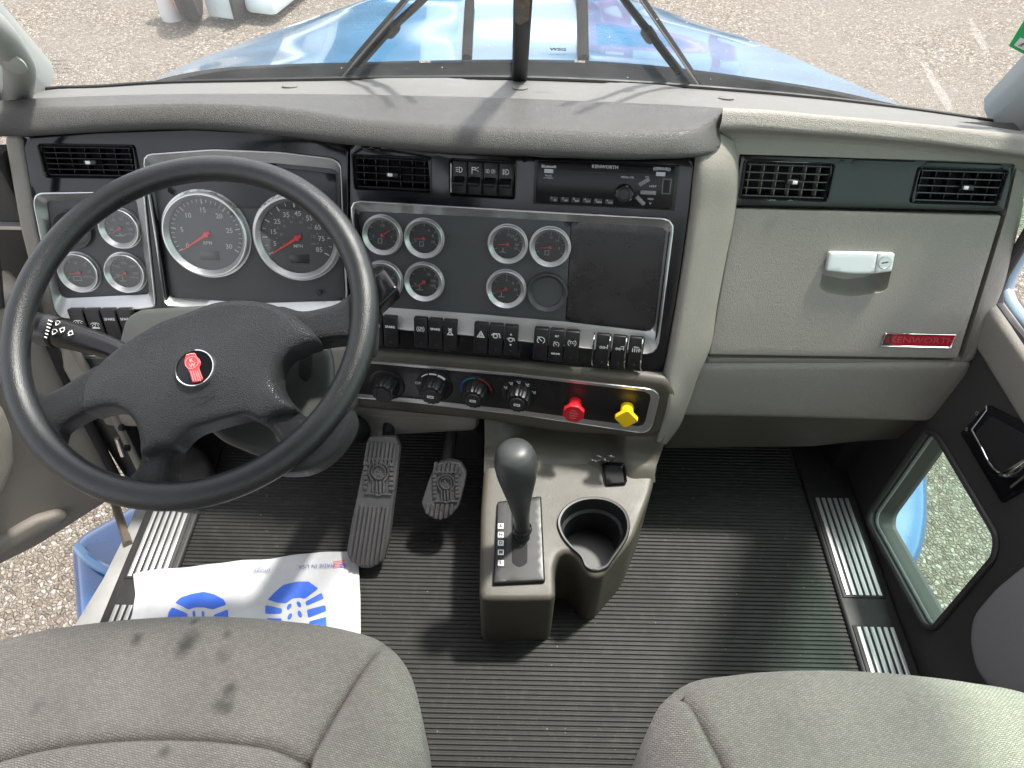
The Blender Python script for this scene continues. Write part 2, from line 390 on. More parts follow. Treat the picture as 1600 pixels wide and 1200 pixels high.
def fabric(STAINS=()):
    m = pm('woven_seat_fabric', (.40, .345, .29), .9, spec=.2); nt = m.node_tree; L = nt.links.new; b = nt.nodes['Principled BSDF']
    tc = nt.nodes.new('ShaderNodeTexCoord'); mp = nt.nodes.new('ShaderNodeMapping'); mp.inputs['Rotation'].default_value = (0, 0, R(12)); L(tc.outputs['Object'], mp.inputs[0])
    nz = nt.nodes.new('ShaderNodeTexNoise'); nz.inputs['Scale'].default_value = 60; mxv = nt.nodes.new('ShaderNodeMixRGB'); mxv.inputs[0].default_value = .004; L(tc.outputs['Object'], nz.inputs[0]); L(mp.outputs[0], mxv.inputs[1]); L(nz.outputs[1], mxv.inputs[2])
    br = nt.nodes.new('ShaderNodeTexBrick'); br.inputs['Scale'].default_value = 1; br.inputs['Brick Width'].default_value = .0039; br.inputs['Row Height'].default_value = .0021; br.inputs['Mortar Size'].default_value = .00045; br.inputs['Mortar Smooth'].default_value = .9
    L(mxv.outputs[0], br.inputs[0]); br.inputs['Color1'].default_value = (.53, .468, .408, 1); br.inputs['Color2'].default_value = (.41, .362, .314, 1); br.inputs['Mortar'].default_value = (.19, .168, .146, 1)
    n2 = nt.nodes.new('ShaderNodeTexNoise'); n2.inputs['Scale'].default_value = 7; n2.inputs['Detail'].default_value = 6; L(tc.outputs['Object'], n2.inputs[0])
    rp = ramp(nt, [(.3, (.82, .82, .82)), (.7, (1.12, 1.1, 1.08))]); L(n2.outputs[0], rp.inputs[0])
    mu = nt.nodes.new('ShaderNodeMixRGB'); mu.blend_type = 'MULTIPLY'; mu.inputs[0].default_value = 1; L(br.outputs[0], mu.inputs[1]); L(rp.outputs[0], mu.inputs[2])
    last = mu
    # dark spill stains with shapes of their own (object space, metres)
    for sx, sy, sr, k in STAINS:
        vm = nt.nodes.new('ShaderNodeVectorMath'); vm.operation = 'DISTANCE'; vm.inputs[1].default_value = (sx, sy, 0)
        sc = nt.nodes.new('ShaderNodeVectorMath'); sc.operation = 'MULTIPLY'; sc.inputs[1].default_value = (1, .8, 0); L(tc.outputs['Object'], sc.inputs[0])
        vm.inputs[1].default_value = (sx, sy*.8, 0); L(sc.outputs[0], vm.inputs[0])
        n3 = nt.nodes.new('ShaderNodeTexNoise'); n3.inputs['Scale'].default_value = 70; n3.inputs['Detail'].default_value = 4; L(tc.outputs['Object'], n3.inputs[0])
        ad = nt.nodes.new('ShaderNodeMath'); ad.operation = 'MULTIPLY_ADD'; ad.inputs[1].default_value = sr*1.6; L(n3.outputs[0], ad.inputs[0]); L(vm.outputs['Value'], ad.inputs[2])
        r3 = ramp(nt, [(0, (k, k, k)), (1, (0, 0, 0))]); dv = nt.nodes.new('ShaderNodeMath'); dv.operation = 'MULTIPLY_ADD'; dv.inputs[1].default_value = .8/sr; dv.inputs[2].default_value = -.85; L(ad.outputs[0], dv.inputs[0]); L(dv.outputs[0], r3.inputs[0])
        mx = nt.nodes.new('ShaderNodeMixRGB'); mx.inputs[2].default_value = (.07, .068, .062, 1); L(r3.outputs[0], mx.inputs[0]); L(last.outputs[0], mx.inputs[1]); last = mx
    L(last.outputs[0], b.inputs['Base Color'])
    bp = nt.nodes.new('ShaderNodeBump'); bp.inputs['Distance'].default_value = .0009; bp.inputs['Strength'].default_value = .9; iv = nt.nodes.new('ShaderNodeMath'); iv.operation = 'SUBTRACT'; iv.inputs[0].default_value = 1; L(br.outputs['Fac'], iv.inputs[1]); L(iv.outputs[0], bp.inputs['Height']); L(bp.outputs[0], b.inputs['Normal'])
    b.inputs['Sheen Weight'].default_value = .25
    return m
def gravel():
    m = pm('gravel', (.3, .27, .22), .9, spec=.2); nt = m.node_tree; L = nt.links.new; b = nt.nodes['Principled BSDF']; tc = nt.nodes.new('ShaderNodeTexCoord')
    nd = nt.nodes.new('ShaderNodeTexNoise'); nd.inputs['Scale'].default_value = 35; nd.inputs['Detail'].default_value = 4; L(tc.outputs['Object'], nd.inputs[0])
    md = nt.nodes.new('ShaderNodeMixRGB'); md.blend_type = 'LINEAR_LIGHT'; md.inputs[0].default_value = .012; L(tc.outputs['Object'], md.inputs[1]); L(nd.outputs[1], md.inputs[2])
    v = nt.nodes.new('ShaderNodeTexVoronoi'); v.inputs['Scale'].default_value = 62; L(md.outputs[0], v.inputs[0])
    v2 = nt.nodes.new('ShaderNodeTexVoronoi'); v2.feature = 'DISTANCE_TO_EDGE'; v2.inputs['Scale'].default_value = 62; L(md.outputs[0], v2.inputs[0])
    sp = nt.nodes.new('ShaderNodeSeparateColor'); L(v.outputs['Color'], sp.inputs[0])
    rp = ramp(nt, [(0, (.10, .085, .07)), (.25, (.20, .168, .13)), (.6, (.265, .228, .182)), (.85, (.33, .295, .25)), (1, (.47, .445, .41))]); L(sp.outputs[0], rp.inputs[0])
    r2 = ramp(nt, [(0, (.45, .40, .36)), (.10, (1, 1, 1))]); L(v2.outputs[0], r2.inputs[0])
    mu = nt.nodes.new('ShaderNodeMixRGB'); mu.blend_type = 'MULTIPLY'; mu.inputs[0].default_value = 1; L(rp.outputs[0], mu.inputs[1]); L(r2.outputs[0], mu.inputs[2])
    n = nt.nodes.new('ShaderNodeTexNoise'); n.inputs['Scale'].default_value = .9; n.inputs['Detail'].default_value = 6; L(tc.outputs['Object'], n.inputs[0])
    r3 = ramp(nt, [(.35, (.0, .0, .0)), (.65, (.75, .75, .75))]); L(n.outputs[0], r3.inputs[0])
    n4 = nt.nodes.new('ShaderNodeTexNoise'); n4.inputs['Scale'].default_value = 170; n4.inputs['Detail'].default_value = 6; L(tc.outputs['Object'], n4.inputs[0])
    r4 = ramp(nt, [(.35, (.17, .148, .125)), (.65, (.27, .24, .205))]); L(n4.outputs[0], r4.inputs[0])
    mx = nt.nodes.new('ShaderNodeMixRGB'); L(r3.outputs[0], mx.inputs[0]); L(mu.outputs[0], mx.inputs[1]); L(r4.outputs[0], mx.inputs[2]); L(mx.outputs[0], b.inputs['Base Color'])
    bp = nt.nodes.new('ShaderNodeBump'); bp.inputs['Distance'].default_value = .012; bp.inputs['Strength'].default_value = .9; r5 = ramp(nt, [(0, (0, 0, 0)), (.3, (1, 1, 1))]); L(v2.outputs[0], r5.inputs[0]); L(r5.outputs[0], bp.inputs['Height']); L(bp.outputs[0], b.inputs['Normal'])
    return m
def glass(name, tint, dirt, refl=1.0):
    m = bpy.data.materials.new(name); m.use_nodes = True; nt = m.node_tree; L = nt.links.new; nt.nodes.remove(nt.nodes['Principled BSDF']); out = nt.nodes['Material Output']
    t = nt.nodes.new('ShaderNodeBsdfTransparent'); t.inputs[0].default_value = (*tint, 1); g = nt.nodes.new('ShaderNodeBsdfGlossy'); g.inputs['Roughness'].default_value = .02
    fr = nt.nodes.new('ShaderNodeFresnel'); ge = nt.nodes.new('ShaderNodeNewGeometry'); io = nt.nodes.new('ShaderNodeMath'); io.operation = 'MULTIPLY_ADD'; io.inputs[1].default_value = -.76; io.inputs[2].default_value = 1.45; L(ge.outputs['Backfacing'], io.inputs[0]); L(io.outputs[0], fr.inputs[0]); mf = nt.nodes.new('ShaderNodeMath'); mf.operation = 'MULTIPLY'; mf.inputs[1].default_value = refl; L(fr.outputs[0], mf.inputs[0])
    mx = nt.nodes.new('ShaderNodeMixShader'); L(mf.outputs[0], mx.inputs[0]); L(t.outputs[0], mx.inputs[1]); L(g.outputs[0], mx.inputs[2])
    d = nt.nodes.new('ShaderNodeBsdfDiffuse'); d.inputs[0].default_value = (.75, .74, .72, 1); tl = nt.nodes.new('ShaderNodeBsdfTranslucent'); tl.inputs[0].default_value = (.75, .74, .72, 1); ad = nt.nodes.new('ShaderNodeMixShader'); ad.inputs[0].default_value = .6; L(d.outputs[0], ad.inputs[1]); L(tl.outputs[0], ad.inputs[2])
    tc = nt.nodes.new('ShaderNodeTexCoord'); n = nt.nodes.new('ShaderNodeTexNoise'); n.inputs['Scale'].default_value = 5; n.inputs['Detail'].default_value = 12; n.inputs['Roughness'].default_value = .75; L(tc.outputs['Object'], n.inputs[0])
    rp = ramp(nt, [(.3, (dirt*.5,)*3), (.75, (dirt*1.6,)*3)]); L(n.outputs[0], rp.inputs[0])
    v = nt.nodes.new('ShaderNodeTexVoronoi'); v.inputs['Scale'].default_value = 60; L(tc.outputs['Object'], v.inputs[0]); r2 = ramp(nt, [(.06, (.5, .5, .5)), (.10, (0, 0, 0))]); L(v.outputs[0], r2.inputs[0])
    sp = nt.nodes.new('ShaderNodeSeparateColor'); L(v.outputs[1], sp.inputs[0]); gt = nt.nodes.new('ShaderNodeMath'); gt.operation = 'GREATER_THAN'; gt.inputs[1].default_value = .8; L(sp.outputs[0], gt.inputs[0])
    ml = nt.nodes.new('ShaderNodeMath'); ml.operation = 'MULTIPLY'; L(r2.outputs[0], ml.inputs[0]); L(gt.outputs[0], ml.inputs[1]); sm = nt.nodes.new('ShaderNodeMath'); sm.operation = 'ADD'; sm.use_clamp = True; L(rp.outputs[0], sm.inputs[0]); L(ml.outputs[0], sm.inputs[1])
    m2 = nt.nodes.new('ShaderNodeMixShader'); L(sm.outputs[0], m2.inputs[0]); L(mx.outputs[0], m2.inputs[1]); L(ad.outputs[0], m2.inputs[2]); L(m2.outputs[0], out.inputs[0]); return m
M_['glass'] = glass('windshield_glass', (.97, .985, .98), .055, .25)
M_['doorglass'] = glass('tinted_door_glass', (.62, .86, .73), .05)
M_['lens'] = glass('gauge_lens', (1, 1, 1), .018, 1.)
# ================================================================ SETTING
def structure(name, geo, mat, **k): o = mk(name, geo, mat, **k); o['kind'] = 'structure'; return o
GZ = -1.12
structure('ground', ([(-150, -60, GZ), (150, -60, GZ), (150, 200, GZ), (-150, 200, GZ)], [[0, 1, 2, 3]]), gravel(), loc=(0, 0, GZ))
# cab floor: ribbed rubber sheet with real ribs running across the cab
def ribs(y0, y1, x0, x1, pitch=.0086, z=0.):
    prof = []; y = y0
    while y < y1:
        for a, hgt in ((0, 0), (.2, .0026), (.6, .0026), (.8, 0)): prof.append((y+a*pitch, z+hgt))
        y += pitch
    V = []; Fc = []
    xs = np.linspace(x0, x1, 3)
    for (yy, zz) in prof:
        for x in xs: V.append((x, yy, zz))
    k = len(xs)
    for i in range(len(prof)-1):
        for j in range(k-1): Fc.append([i*k+j, i*k+j+1, (i+1)*k+j+1, (i+1)*k+j])
    return V, Fc
structure('floor', ribs(-.25, 1.2, -.655, .648), M_['mat'], smooth=False, loc=(0, .5, 0))
b = root('cab_shell', 'grey lined cab roof and firewall around the seats', 'cab', (0, .2, 1.7))
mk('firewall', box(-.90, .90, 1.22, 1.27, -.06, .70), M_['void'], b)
mk('floor_pan', box(-.70, .70, -.5, 1.23, -.07, -.012), M_['matte'], b)
mk('roof', box(-.91, .91, -.95, .74, 1.66, 1.70, .012), M_['headliner'], b)
mk('sun_visor_header', box(-.91, .91, .735, .79, 1.56, 1.68, .015), M_['headliner'], b)
for s in (-1, 1):
    mk('rear_post', box(min(s*.85, s*.91), max(s*.85, s*.91), -.62, -.42, -.05, 1.67, .02), M_['headliner'], b)
mk('rear_wall', join(box(-.90, .90, -.98, -.94, -.06, 1.02, .01), box(-.90, .90, -.98, -.94, 1.58, 1.66, .01)), M_['headliner'], b)  # out of view; added to darken fascia reflections, its gap widened for fill light
# A pillars: trim from the dash corner up to the header
def pillar(base, top, w0, dx, mat, dy):
    rows = []
    for t in np.linspace(0, 1, 8):
        p = np.array(base)*(1-t)+np.array(top)*t; wd = w0*(1-.25*t)
        rows.append([p+np.array([dx*wd, -dy*.25, 0]), p+np.array([dx*wd*.3, -dy*.75, -.005]), p, p+np.array([0, .05, .02]), p+np.array([dx*wd, .06, .02])])
    return loft(rows, 14)
mk('pillar_trim', pillar(WS.w(76, 139), np.array([-.775, .76, 1.58]), .14, -1, M_['pillar'], .22), M_['pillar'], b)
mk('pillar_trim', pillar(WS.w(1545, 190), np.array([.775, .76, 1.58]), .14, 1, M_['pillar'], .14), M_['pillar'], b)
hp = [np.array(p) for p in (WS.w(22, 160, .07), WS.w(30, 130, .10), WS.w(20, 85, .115), WS.w(-15, 40, .11), WS.w(-60, 0, .10))]
hg = mk('grab_handle', tube(crs(hp, 20), .022, 14), M_['pillar'], b)
mk('screw_cap', xf(lathe([(.016, 0), (.016, .003), (.013, .005)], 20), Plane(WS.w(24, 100, .135), (1, 0, 0), (0, -.2, 1)).M(0, 0)), M_['pillar'], hg)
# ================================================================ HOOD, COWL, WINDSHIELD
def hoodrow(pxL, pxR, pxC, h, zl, crown, n=25):
    L_ = yp(h).w(*pxL); Rr = yp(h).w(*pxR); out = []
    for t in np.linspace(0, 1, n):
        s = 2*t-1; x = L_[0]*(1-t)+Rr[0]*t; z = zl+crown*(1-abs(s)**2.6)
        out.append((x, h+.10*(1-s*s)*(1 if h < 1.6 else .3), z))
    return out
def hr(h, xl, xr, zl, crown, arch=0.):
    out = []
    for t in np.linspace(0, 1, 33):
        s = 2*t-1; out.append((xl+(xr-xl)*t, h+arch*(1-s*s), zl+crown*(1-abs(s)**2.4)))
    return out
hood = root('truck_hood', 'glossy blue truck hood sloping away beyond the windshield', 'hood', (0, 1.9, .6))
edge = [(226, 131), (260, 121), (330, 108), (430, 101), (560, 97), (700, 94), (815, 93), (920, 95), (1040, 104), (1180, 122), (1300, 141), (1412, 166)]
E0 = []
for (x, y) in edge:
    s = (x-818)/592.; E0.append(yp(1.40+.09*(1-s*s)).w(x, y))
def hood_side(pl, pr, h, cr):
    a, c = yp(h).w(*pl), yp(h).w(*pr); out = []
    for t in np.linspace(0, 1, 12): s = 2*t-1; out.append((a[0]*(1-t)+c[0]*t, h, a[2]*(1-t)+c[2]*t+cr*(1-abs(s)**2.3)))
    return out
rowsH = [E0, hood_side((300, 97), (1305, 118), 1.62, .045), hood_side((382, 66), (1180, 65), 1.92, .055), hood_side((470, 34), (1075, 30), 2.2, .06), hood_side((560, 4), (990, 0), 2.42, .06), hood_side((660, -16), (910, -16), 2.58, .03)]
skirt = [[(p[0]*1.04, p[1]+.0, p[2]-.0) for p in r_] for r_ in rowsH]
HV_, HF_ = loft(rowsH, 61, 8)
mk('hood_shell', (HV_, HF_), M_['paint'], hood, ang=60)
# hood flanks falling to the wheel arches
def flank(sgn):
    idx = 0 if sgn < 0 else -1
    top = np.array([r_[idx] for r_ in rowsH]); rows = [top, top+np.array([sgn*.03, .01, -.05]), top+np.array([sgn*.03, .02, -.25]), top+np.array([-sgn*.02, .04, -.6])]
    return loft([list(r_) for r_ in rows], 30, 4)
mk('fender', flank(-1), M_['paint'], hood, ang=60); mk('fender', flank(1), M_['paint'], hood, ang=60)
noser = [rowsH[-1], [np.array(p)+np.array([0, .06, -.06]) for p in rowsH[-1]], [np.array(p)+np.array([0, .08, -.5]) for p in rowsH[-1]]]
mk('nose', loft(noser, 30, 3), M_['paint'], hood, ang=60)
cw = [[np.array(p)+np.array([0, .06, -.03]) for p in E0], [np.array(p)*.5+.5*WS.w(x, y+26*(1-((x-818)/650.)**2)+3, -.03)+np.array([0, 0, -.035]) for p, (x, y) in zip(E0, edge)], [WS.w(x, y+30*(1-((x-818)/650.)**2)+6, -.02) for (x, y) in edge]]
mk('cowl_panel', loft(cw, 50, 3), pm('blue_grey_cowl', (.12, .14, .145), .5, var=.2, vs=12, dirt=.2), loc=(0, 1.36, .7))
props(bpy.data.objects['cowl_panel'], 'dusty blue grey cowl strip between windshield base and hood', 'cowl')
for (x0, x1, y1, lab) in ((723, 735.5, 94, 'black rubber strap on the hood left of the windshield post'), (905, 919, 95, 'black rubber strap on the hood right of the windshield post')):
    rowsS = []
    for (yy, sh) in ((y1-7, 0), (y1-30, 1), (y1-60, 2.5), (y1-95, 4.5), (y1-130, 7), (-70, 9)):
        sg = 1 if x0 < 800 else -.35
        def hp_(px, py):
            d = ray(px, py); t = np.linspace(.9, 3, 600)[:, None]; P = CAM+d*t
            HC = np.array([(.0, r_[len(r_)//2][1], r_[len(r_)//2][2]) for r_ in [np.array(q) for q in rowsH]]); zz = np.interp(P[:, 1], HC[:, 1], HC[:, 2])
            return P[np.argmin(np.abs(P[:, 2]-zz-.014))]
        a, c = hp_(x0+sh*sg, yy), hp_(x1+sh*sg, yy); dn = np.array([0, 0, -.022]); rowsS.append([a+dn, a, a*.7+c*.3+np.array([0, 0, .003]), c*.7+a*.3+np.array([0, 0, .003]), c, c+dn])
        if yy < 0: break
    o = mk('rubber_strap', loft(rowsS, 16), M_['wiper'], loc=rowsS[0][0]); props(o, lab, 'strap', 'rubber straps on the hood')
ws = root('windshield', 'dusty clear windshield split by a black centre post', 'windshield', (0, 1.33, .74))
T0px = [(-60, 190), (20, 152), (75, 139), (150, 136), (240, 130), (400, 126), (600, 122.5), (800, 122), (1000, 130), (1100, 137), (1300, 155), (1450, 174), (1560, 191), (1640, 206)]
bl = WS.poly(T0px); tp = [(bl[-1][0]*.95, .98), (bl[0][0]*.95, .98)]
gl = np.vstack([bl, tp]); n = len(gl)
mk('glass_pane', ([tuple(WS.p(a, c)) for a, c in gl], [list(range(n))]), M_['glass'], ws)
cpl = WS.poly([(800, 123), (823.5, 123), (832, 0), (802, 0)]); q = cpl; ex = (q[3]-q[0])/np.linalg.norm(q[3]-q[0])*.75; ey = (q[2]-q[1])/np.linalg.norm(q[2]-q[1])*.75
cp = mk('centre_post', pad(WS.up(.012), np.array([q[0], q[1], q[1]+ey, q[0]+ex]), .005, .016, .02), pm('black_post', (.011, .012, .013), .45, var=.3, vs=8), ws)
# worn tan patch at the head of the post
mk('worn_patch', pad(WS.up(.0125), rnd(WS.poly([(804, 34), (812, 40), (819, 36), (826, 33), (829, -8), (805, -8)], .0125), .004), .001, .002, .01), pm('worn_rubber', (.16, .13, .11), .8, var=.5, vs=60), cp)
mk('base_seal', tube(crs([WS.w(x, y, .004) for x, y in T0px], 60), .0045, 8), M_['rubber'], ws)
# smears: soft wiped streaks of dust on the inside of the glass
sm = glass('dust_smear', (1, 1, 1), .16, 0)
for P in ([(1438, 96), (1447, 100), (1482, 150), (1490, 172), (1481, 174), (1466, 152), (1447, 116)], [(1511, 25), (1521, 33), (1538, 62), (1545, 78), (1536, 78), (1525, 62)]):
    g = pad(WS.up(.003), rnd(WS.poly(P, .003), .01), .0004, .0004, .01); mk('dust_smear', g, sm, ws)
def wstext(s, px, py, size, mat, bold=0.):
    a, c = WS.h(px, py, .002); return xf(text_geo(s, size*WS.mpp(px, py)/.7, bold=bold), WS.M(a, c, .002, R(-1)))
dk = pm('etched_print', (.10, .10, .09), .7)
mk('etched_mark', join(wstext('WSG', 872, 77, 8, dk, .0004), wstext('DOT 459  AS1', 872, 85, 3, dk)), dk, ws)
mk('etched_mark', join(*[wstext(s, 92+i*2, 95+i*6, 5, dk) for i, s in enumerate(('SAFETY', 'DOT 23', 'AS1 LAM', 'M 203'))]), dk, ws)
st = root('windshield_sticker', 'green inspection sticker on the right edge of the windshield', 'sticker', WS.w(1590, 70, .004))
mk('backing', pad(WS.up(.004), rnd(WS.poly([(1576, 72), (1604, 26), (1640, 40), (1640, 100), (1602, 86)], .004), .004), .0004, .0006, .02), M_['green'], st)
sq = [(1584, 71), (1594, 59), (1614, 66), (1612, 85)]
mk('white_field', pad(WS.up(.0052), rnd(WS.poly(sq, .0052), .002), .0003, .0004, .02), M_['white'], st)
a, c = WS.h(1597, 70, .006); mk('letter', xf(text_geo('R', 9*WS.mpp(1597, 70)/.7, bold=.0004), WS.M(a, c, .006, R(-25))), dk, st)
def wiper(arm, blade, pivot, label):
    o = root('wiper', label, 'wiper', WS.w(*arm[0], -.02), 'wipers outside the windshield')
    A = [WS.w(x, y, -.03) for x, y in arm]; mk('arm', tube(crs(A, 14), np.linspace(.0085, .0055, 14), 8), M_['wiper'], o)
    Bp = [WS.w(x, y, -.018) for x, y in blade]; bl_ = mk('blade', tube(crs(Bp, 14), .0045, 8), M_['wiper'], o)
    d = np.array(Bp[-1])-np.array(Bp[0]); d /= np.linalg.norm(d)
    mk('blade_edge', tube(crs([np.array(p)+WS.n*.008 for p in Bp], 14), .0016, 6), pm('grey_wiper_edge', (.12, .13, .135), .5), bl_)
    pv = WS.w(*pivot, -.024); mk('pivot', tube([pv-d*.012, pv+d*.012], .011, 10), M_['wiper'], o)
wiper([(560, 100), (575, 84), (612, 44), (660, 0), (700, -40)], [(532, 118), (570, 72), (632, 0), (665, -40)], (612, 46), 'black windshield wiper leaning on the left pane')
wiper([(1060, 110), (1038, 82), (1014, 50), (974, -2), (950, -36)], [(1096, 134), (1050, 66), (1004, -2), (980, -40)], (1014, 54), 'black windshield wiper leaning on the right pane')
# ================================================================ OUTSIDE: tank, step, parked trucks
def skew_drop(n, low): return low
bt = root('fuel_tank', 'blue fuel tank below the open driver door', 'tank', (-1.0, .75, -.4))
TP = zp(-.24); ol = rnd(TP.poly([(100, 836), (180, 792), (235, 760), (330, 760), (300, 1010), (112, 1010)]), [.05, .02, .02, .02, .02, .06], 6)
mk('tank_shell', pad(TP, ol, .05, .1, .03, drop=(.02, .06, -.62)), M_['tank'], bt, ang=60)
e2 = [TP.w(121, 855, .006), TP.w(135, 870, .012), TP.w(158, 886, .012), TP.w(185, 898, .012)]
mk('strap', tube(crs(e2, 24), .012, 10), pm('pale_blue_highlight', (.05, .19, .40), .25, coat=1.), bt)  # not a strap: paler tube drawn in for the highlight on the tank rim
rtk = root('side_fairing', 'blue side fairing seen through the lower window of the passenger door', 'fairing', (1.1, .8, -.5))
TP2 = zp(-.30); ol = rnd(TP2.poly([(1250, 830), (1330, 720), (1456, 700), (1460, 800), (1452, 850), (1438, 880), (1420, 905), (1300, 900)]), [.02, .02, .03, .05, .05, .04, .03, .02], 5)
mk('fairing_shell', pad(TP2, ol, .05, .1, .03, drop=(-.05, 0, -.62)), pm('bright_blue_paint', (.005, .09, .26), .25, coat=1., var=.15), rtk, ang=60)
def truck(name, label, x, y, body, az, grille):
    o = root(name, label, 'truck', (x, y, GZ)); Mz = Matrix.Translation((x, y, GZ))@Matrix.Rotation(az, 4, 'Z')
    P = lambda n, g, m, par=None: mk(n, xf(g, Mz), m, par or o)
    P('cab', box(-1.15, 1.15, 0, 2.0, .9, 3.0, .12, 3), body); P('hood', box(-.95, .95, -1.5, .05, .8, 1.75, .12, 3), body)
    P('windshield', box(-1.0, 1.0, -.02, .02, 1.9, 2.75, .01), M_['piano']); P('grille', box(-.55, .55, -1.54, -1.49, .85, 1.6, .02), grille)
    P('bumper', box(-1.15, 1.15, -1.75, -1.5, .4, .8, .05), M_['chrome']); P('cargo_box', box(-1.25, 1.25, 2.2, 8.5, 1.1, 3.9, .03), body)
    for sx in (-1, 1):
        P('headlight', box(sx*.8-.13, sx*.8+.13, -1.53, -1.48, .95, 1.25, .03), M_['handle'])
        for yy in (-.8, 6.4):
            wl = P('wheel', xf(lathe([(.22, .16), (.46, .16), (.5, .08), (.5, -.08), (.46, -.16), (.22, -.16)], 32), Matrix.Translation((sx*1.0, yy, .5))@Matrix.Rotation(math.pi/2, 4, 'Y')), M_['rubber']); P('hub', xf(lathe([(.22, .17), (.1, .18), (.0, .2)], 24), Matrix.Translation((sx*1.0, yy, .5))@Matrix.Rotation(sx*math.pi/2, 4, 'Y')), M_['handle'], wl)
    return o
# front corner of a parked machine: red tyre flank, pale fender (seen at the top left of the windshield)
g0 = zp(GZ)
pk = root('parked_trailer', 'pale trailer hitch with red wheel parked on gravel ahead at left', 'trailer', g0.w(350, 30))
pc = g0.w(318, 42); D_ = lambda dx, dy, dz: np.array([pc[0]+dx, pc[1]+dy, GZ+dz])
wl = mk('wheel', xf(lathe([(.08, .07), (.25, .07), (.29, .03), (.29, -.03), (.25, -.07), (.08, -.07)], 36), Matrix.Translation(D_(-.10, .12, .30))@Matrix.Rotation(R(12), 4, 'Z')@Matrix.Rotation(math.pi/2, 4, 'Y')), M_['rubber'], pk)
mk('hub', xf(lathe([(.24, .072), (.22, .085), (.06, .095), (0, .095)], 24), Matrix.Translation(D_(-.10, .12, .30))@Matrix.Rotation(R(12), 4, 'Z')@Matrix.Rotation(-math.pi/2, 4, 'Y')), M_['redpaint'], wl)
pale = pm('pale_blue_metal', (.62, .72, .74), .35, var=.08)
mk('deck', xf(box(0, .26, .0, 1.2, .02, .26, .02), Matrix.Translation(D_(.02, .1, .02))@Matrix.Rotation(R(-14), 4, 'Z')), pale, pk)
mk('fender', xf(box(.30, .58, .05, 1.0, .06, .2, .05), Matrix.Translation(D_(.02, .15, .0))@Matrix.Rotation(R(-14), 4, 'Z')), pale, pk)
mk('coupling_bar', xf(box(.265, .295, -.05, 1.0, .05, .30, .01), Matrix.Translation(D_(.02, .1, .0))@Matrix.Rotation(R(-14), 4, 'Z')), M_['rubber'], pk)
mk('jack_stand', xf(lathe([(.09, 0), (.09, .3), (.05, .34)], 20), Matrix.Translation(D_(-.30, .16, 0))), M_['handle'], pk)
truck('parked_truck', 'white box truck parked far ahead and mirrored in the blue hood', -1.9, 10.5, M_['whitepaint'], R(6), M_['piano'])
truck('parked_truck', 'red and white truck parked far ahead and mirrored in the hood', 2.2, 11.5, M_['redpaint'], R(-4), M_['handle'])
# ================================================================ DASHBOARD
dash = root('dashboard', 'taupe truck dashboard with gauges, switches, radio and glove box', 'dashboard', (0, 1.05, .55))
def Z(pts, z): pl = zp(z); return [pl.w(x, y) for x, y in pts]
T1 = [(-40, 162), (25, 157), (160, 151), (300, 148), (450, 148), (600, 150), (800, 155), (900, 159), (1000, 163), (1080, 167), (1142, 171)]
T2 = [(-40, 186), (25, 176), (160, 171), (300, 166), (450, 174), (560, 191), (680, 202), (850, 209), (1000, 212), (1080, 206), (1134, 178)]
T3 = [(-40, 214), (25, 213), (160, 206), (300, 202), (450, 214), (560, 228), (680, 238), (850, 245), (1010, 249), (1112, 240), (1143, 196)]
r1 = Z(T1, .762); r2 = Z(T2, .782); r3 = Z(T3, .752); a3 = np.array(r3); a2 = np.array(r2); a1 = np.array(r1)
rows = [a1+(0, .004, -.004), a1, a1*.5+a2*.5+(0, 0, .004), a2*.8+a1*.2+(0, 0, .004), a2+(0, .004, .002), a2*.72+a3*.28+(0, -.005, 0), a2*.35+a3*.65+(0, -.006, 0), a3, a3+(0, .012, -.003), a3+(0, .06, .0)]
mk('top_pad', loft([list(q) for q in rows], 90, 3), M_['dashtop'], dash, ang=80)
T0d = [(20, 152), (75, 139.5), (150, 136.5), (240, 130.5), (400, 126.5), (600, 123), (800, 122.5), (1000, 130.5), (1100, 137.5), (1300, 155.5), (1450, 174.5), (1560, 191.5), (1640, 206.5)]
T1f = T1[1:]+[(1300, 184), (1450, 196), (1600, 211), (1650, 216)]
q0 = crs([WS.w(x, y) for x, y in T0d], 90); q1 = crs(Z(T1f, .760), 90)
def shelf_bump(P):
    P = P.copy()
    for i, p in enumerate(P):
        px = 800+F*p[0]/1.33
        for c_, w_ in ((640, 95), (995, 70)): P[i, 2] += .007*np.clip((w_-abs(px-c_))/35, 0, 1)
    return P
q1[:, 2] = np.minimum(q1[:, 2], .762)
mk('defroster_shelf', grid([q0+(0, .004, -.006), q0, shelf_bump(q0*.8+q1*.2), shelf_bump(q0*.35+q1*.65), q1*.96+q0*.04, q1]), M_['shelf'], dash, ang=80)
for x, y in ((418, 135.5), (815, 143), (1201, 160)):
    p = (zp(.745).w(x, y)); k = np.argmin(np.abs(q0[:, 0]-p[0])); p = q0[k]*.5+q1[k]*.5
    nrm = np.cross(q1[k]-q0[k], (1., 0, 0)); nrm /= np.linalg.norm(nrm); nrm *= np.sign(nrm[2])
    pl_ = Plane(p+nrm*.0018, (1, 0, 0), np.cross(nrm, (1, 0, 0)))
    mk('screw_cap', xf(lathe([(.0135, -.004), (.0135, .0004), (.0125, .001)], 24), pl_.M(0, 0)), M_['shelf'], dash)
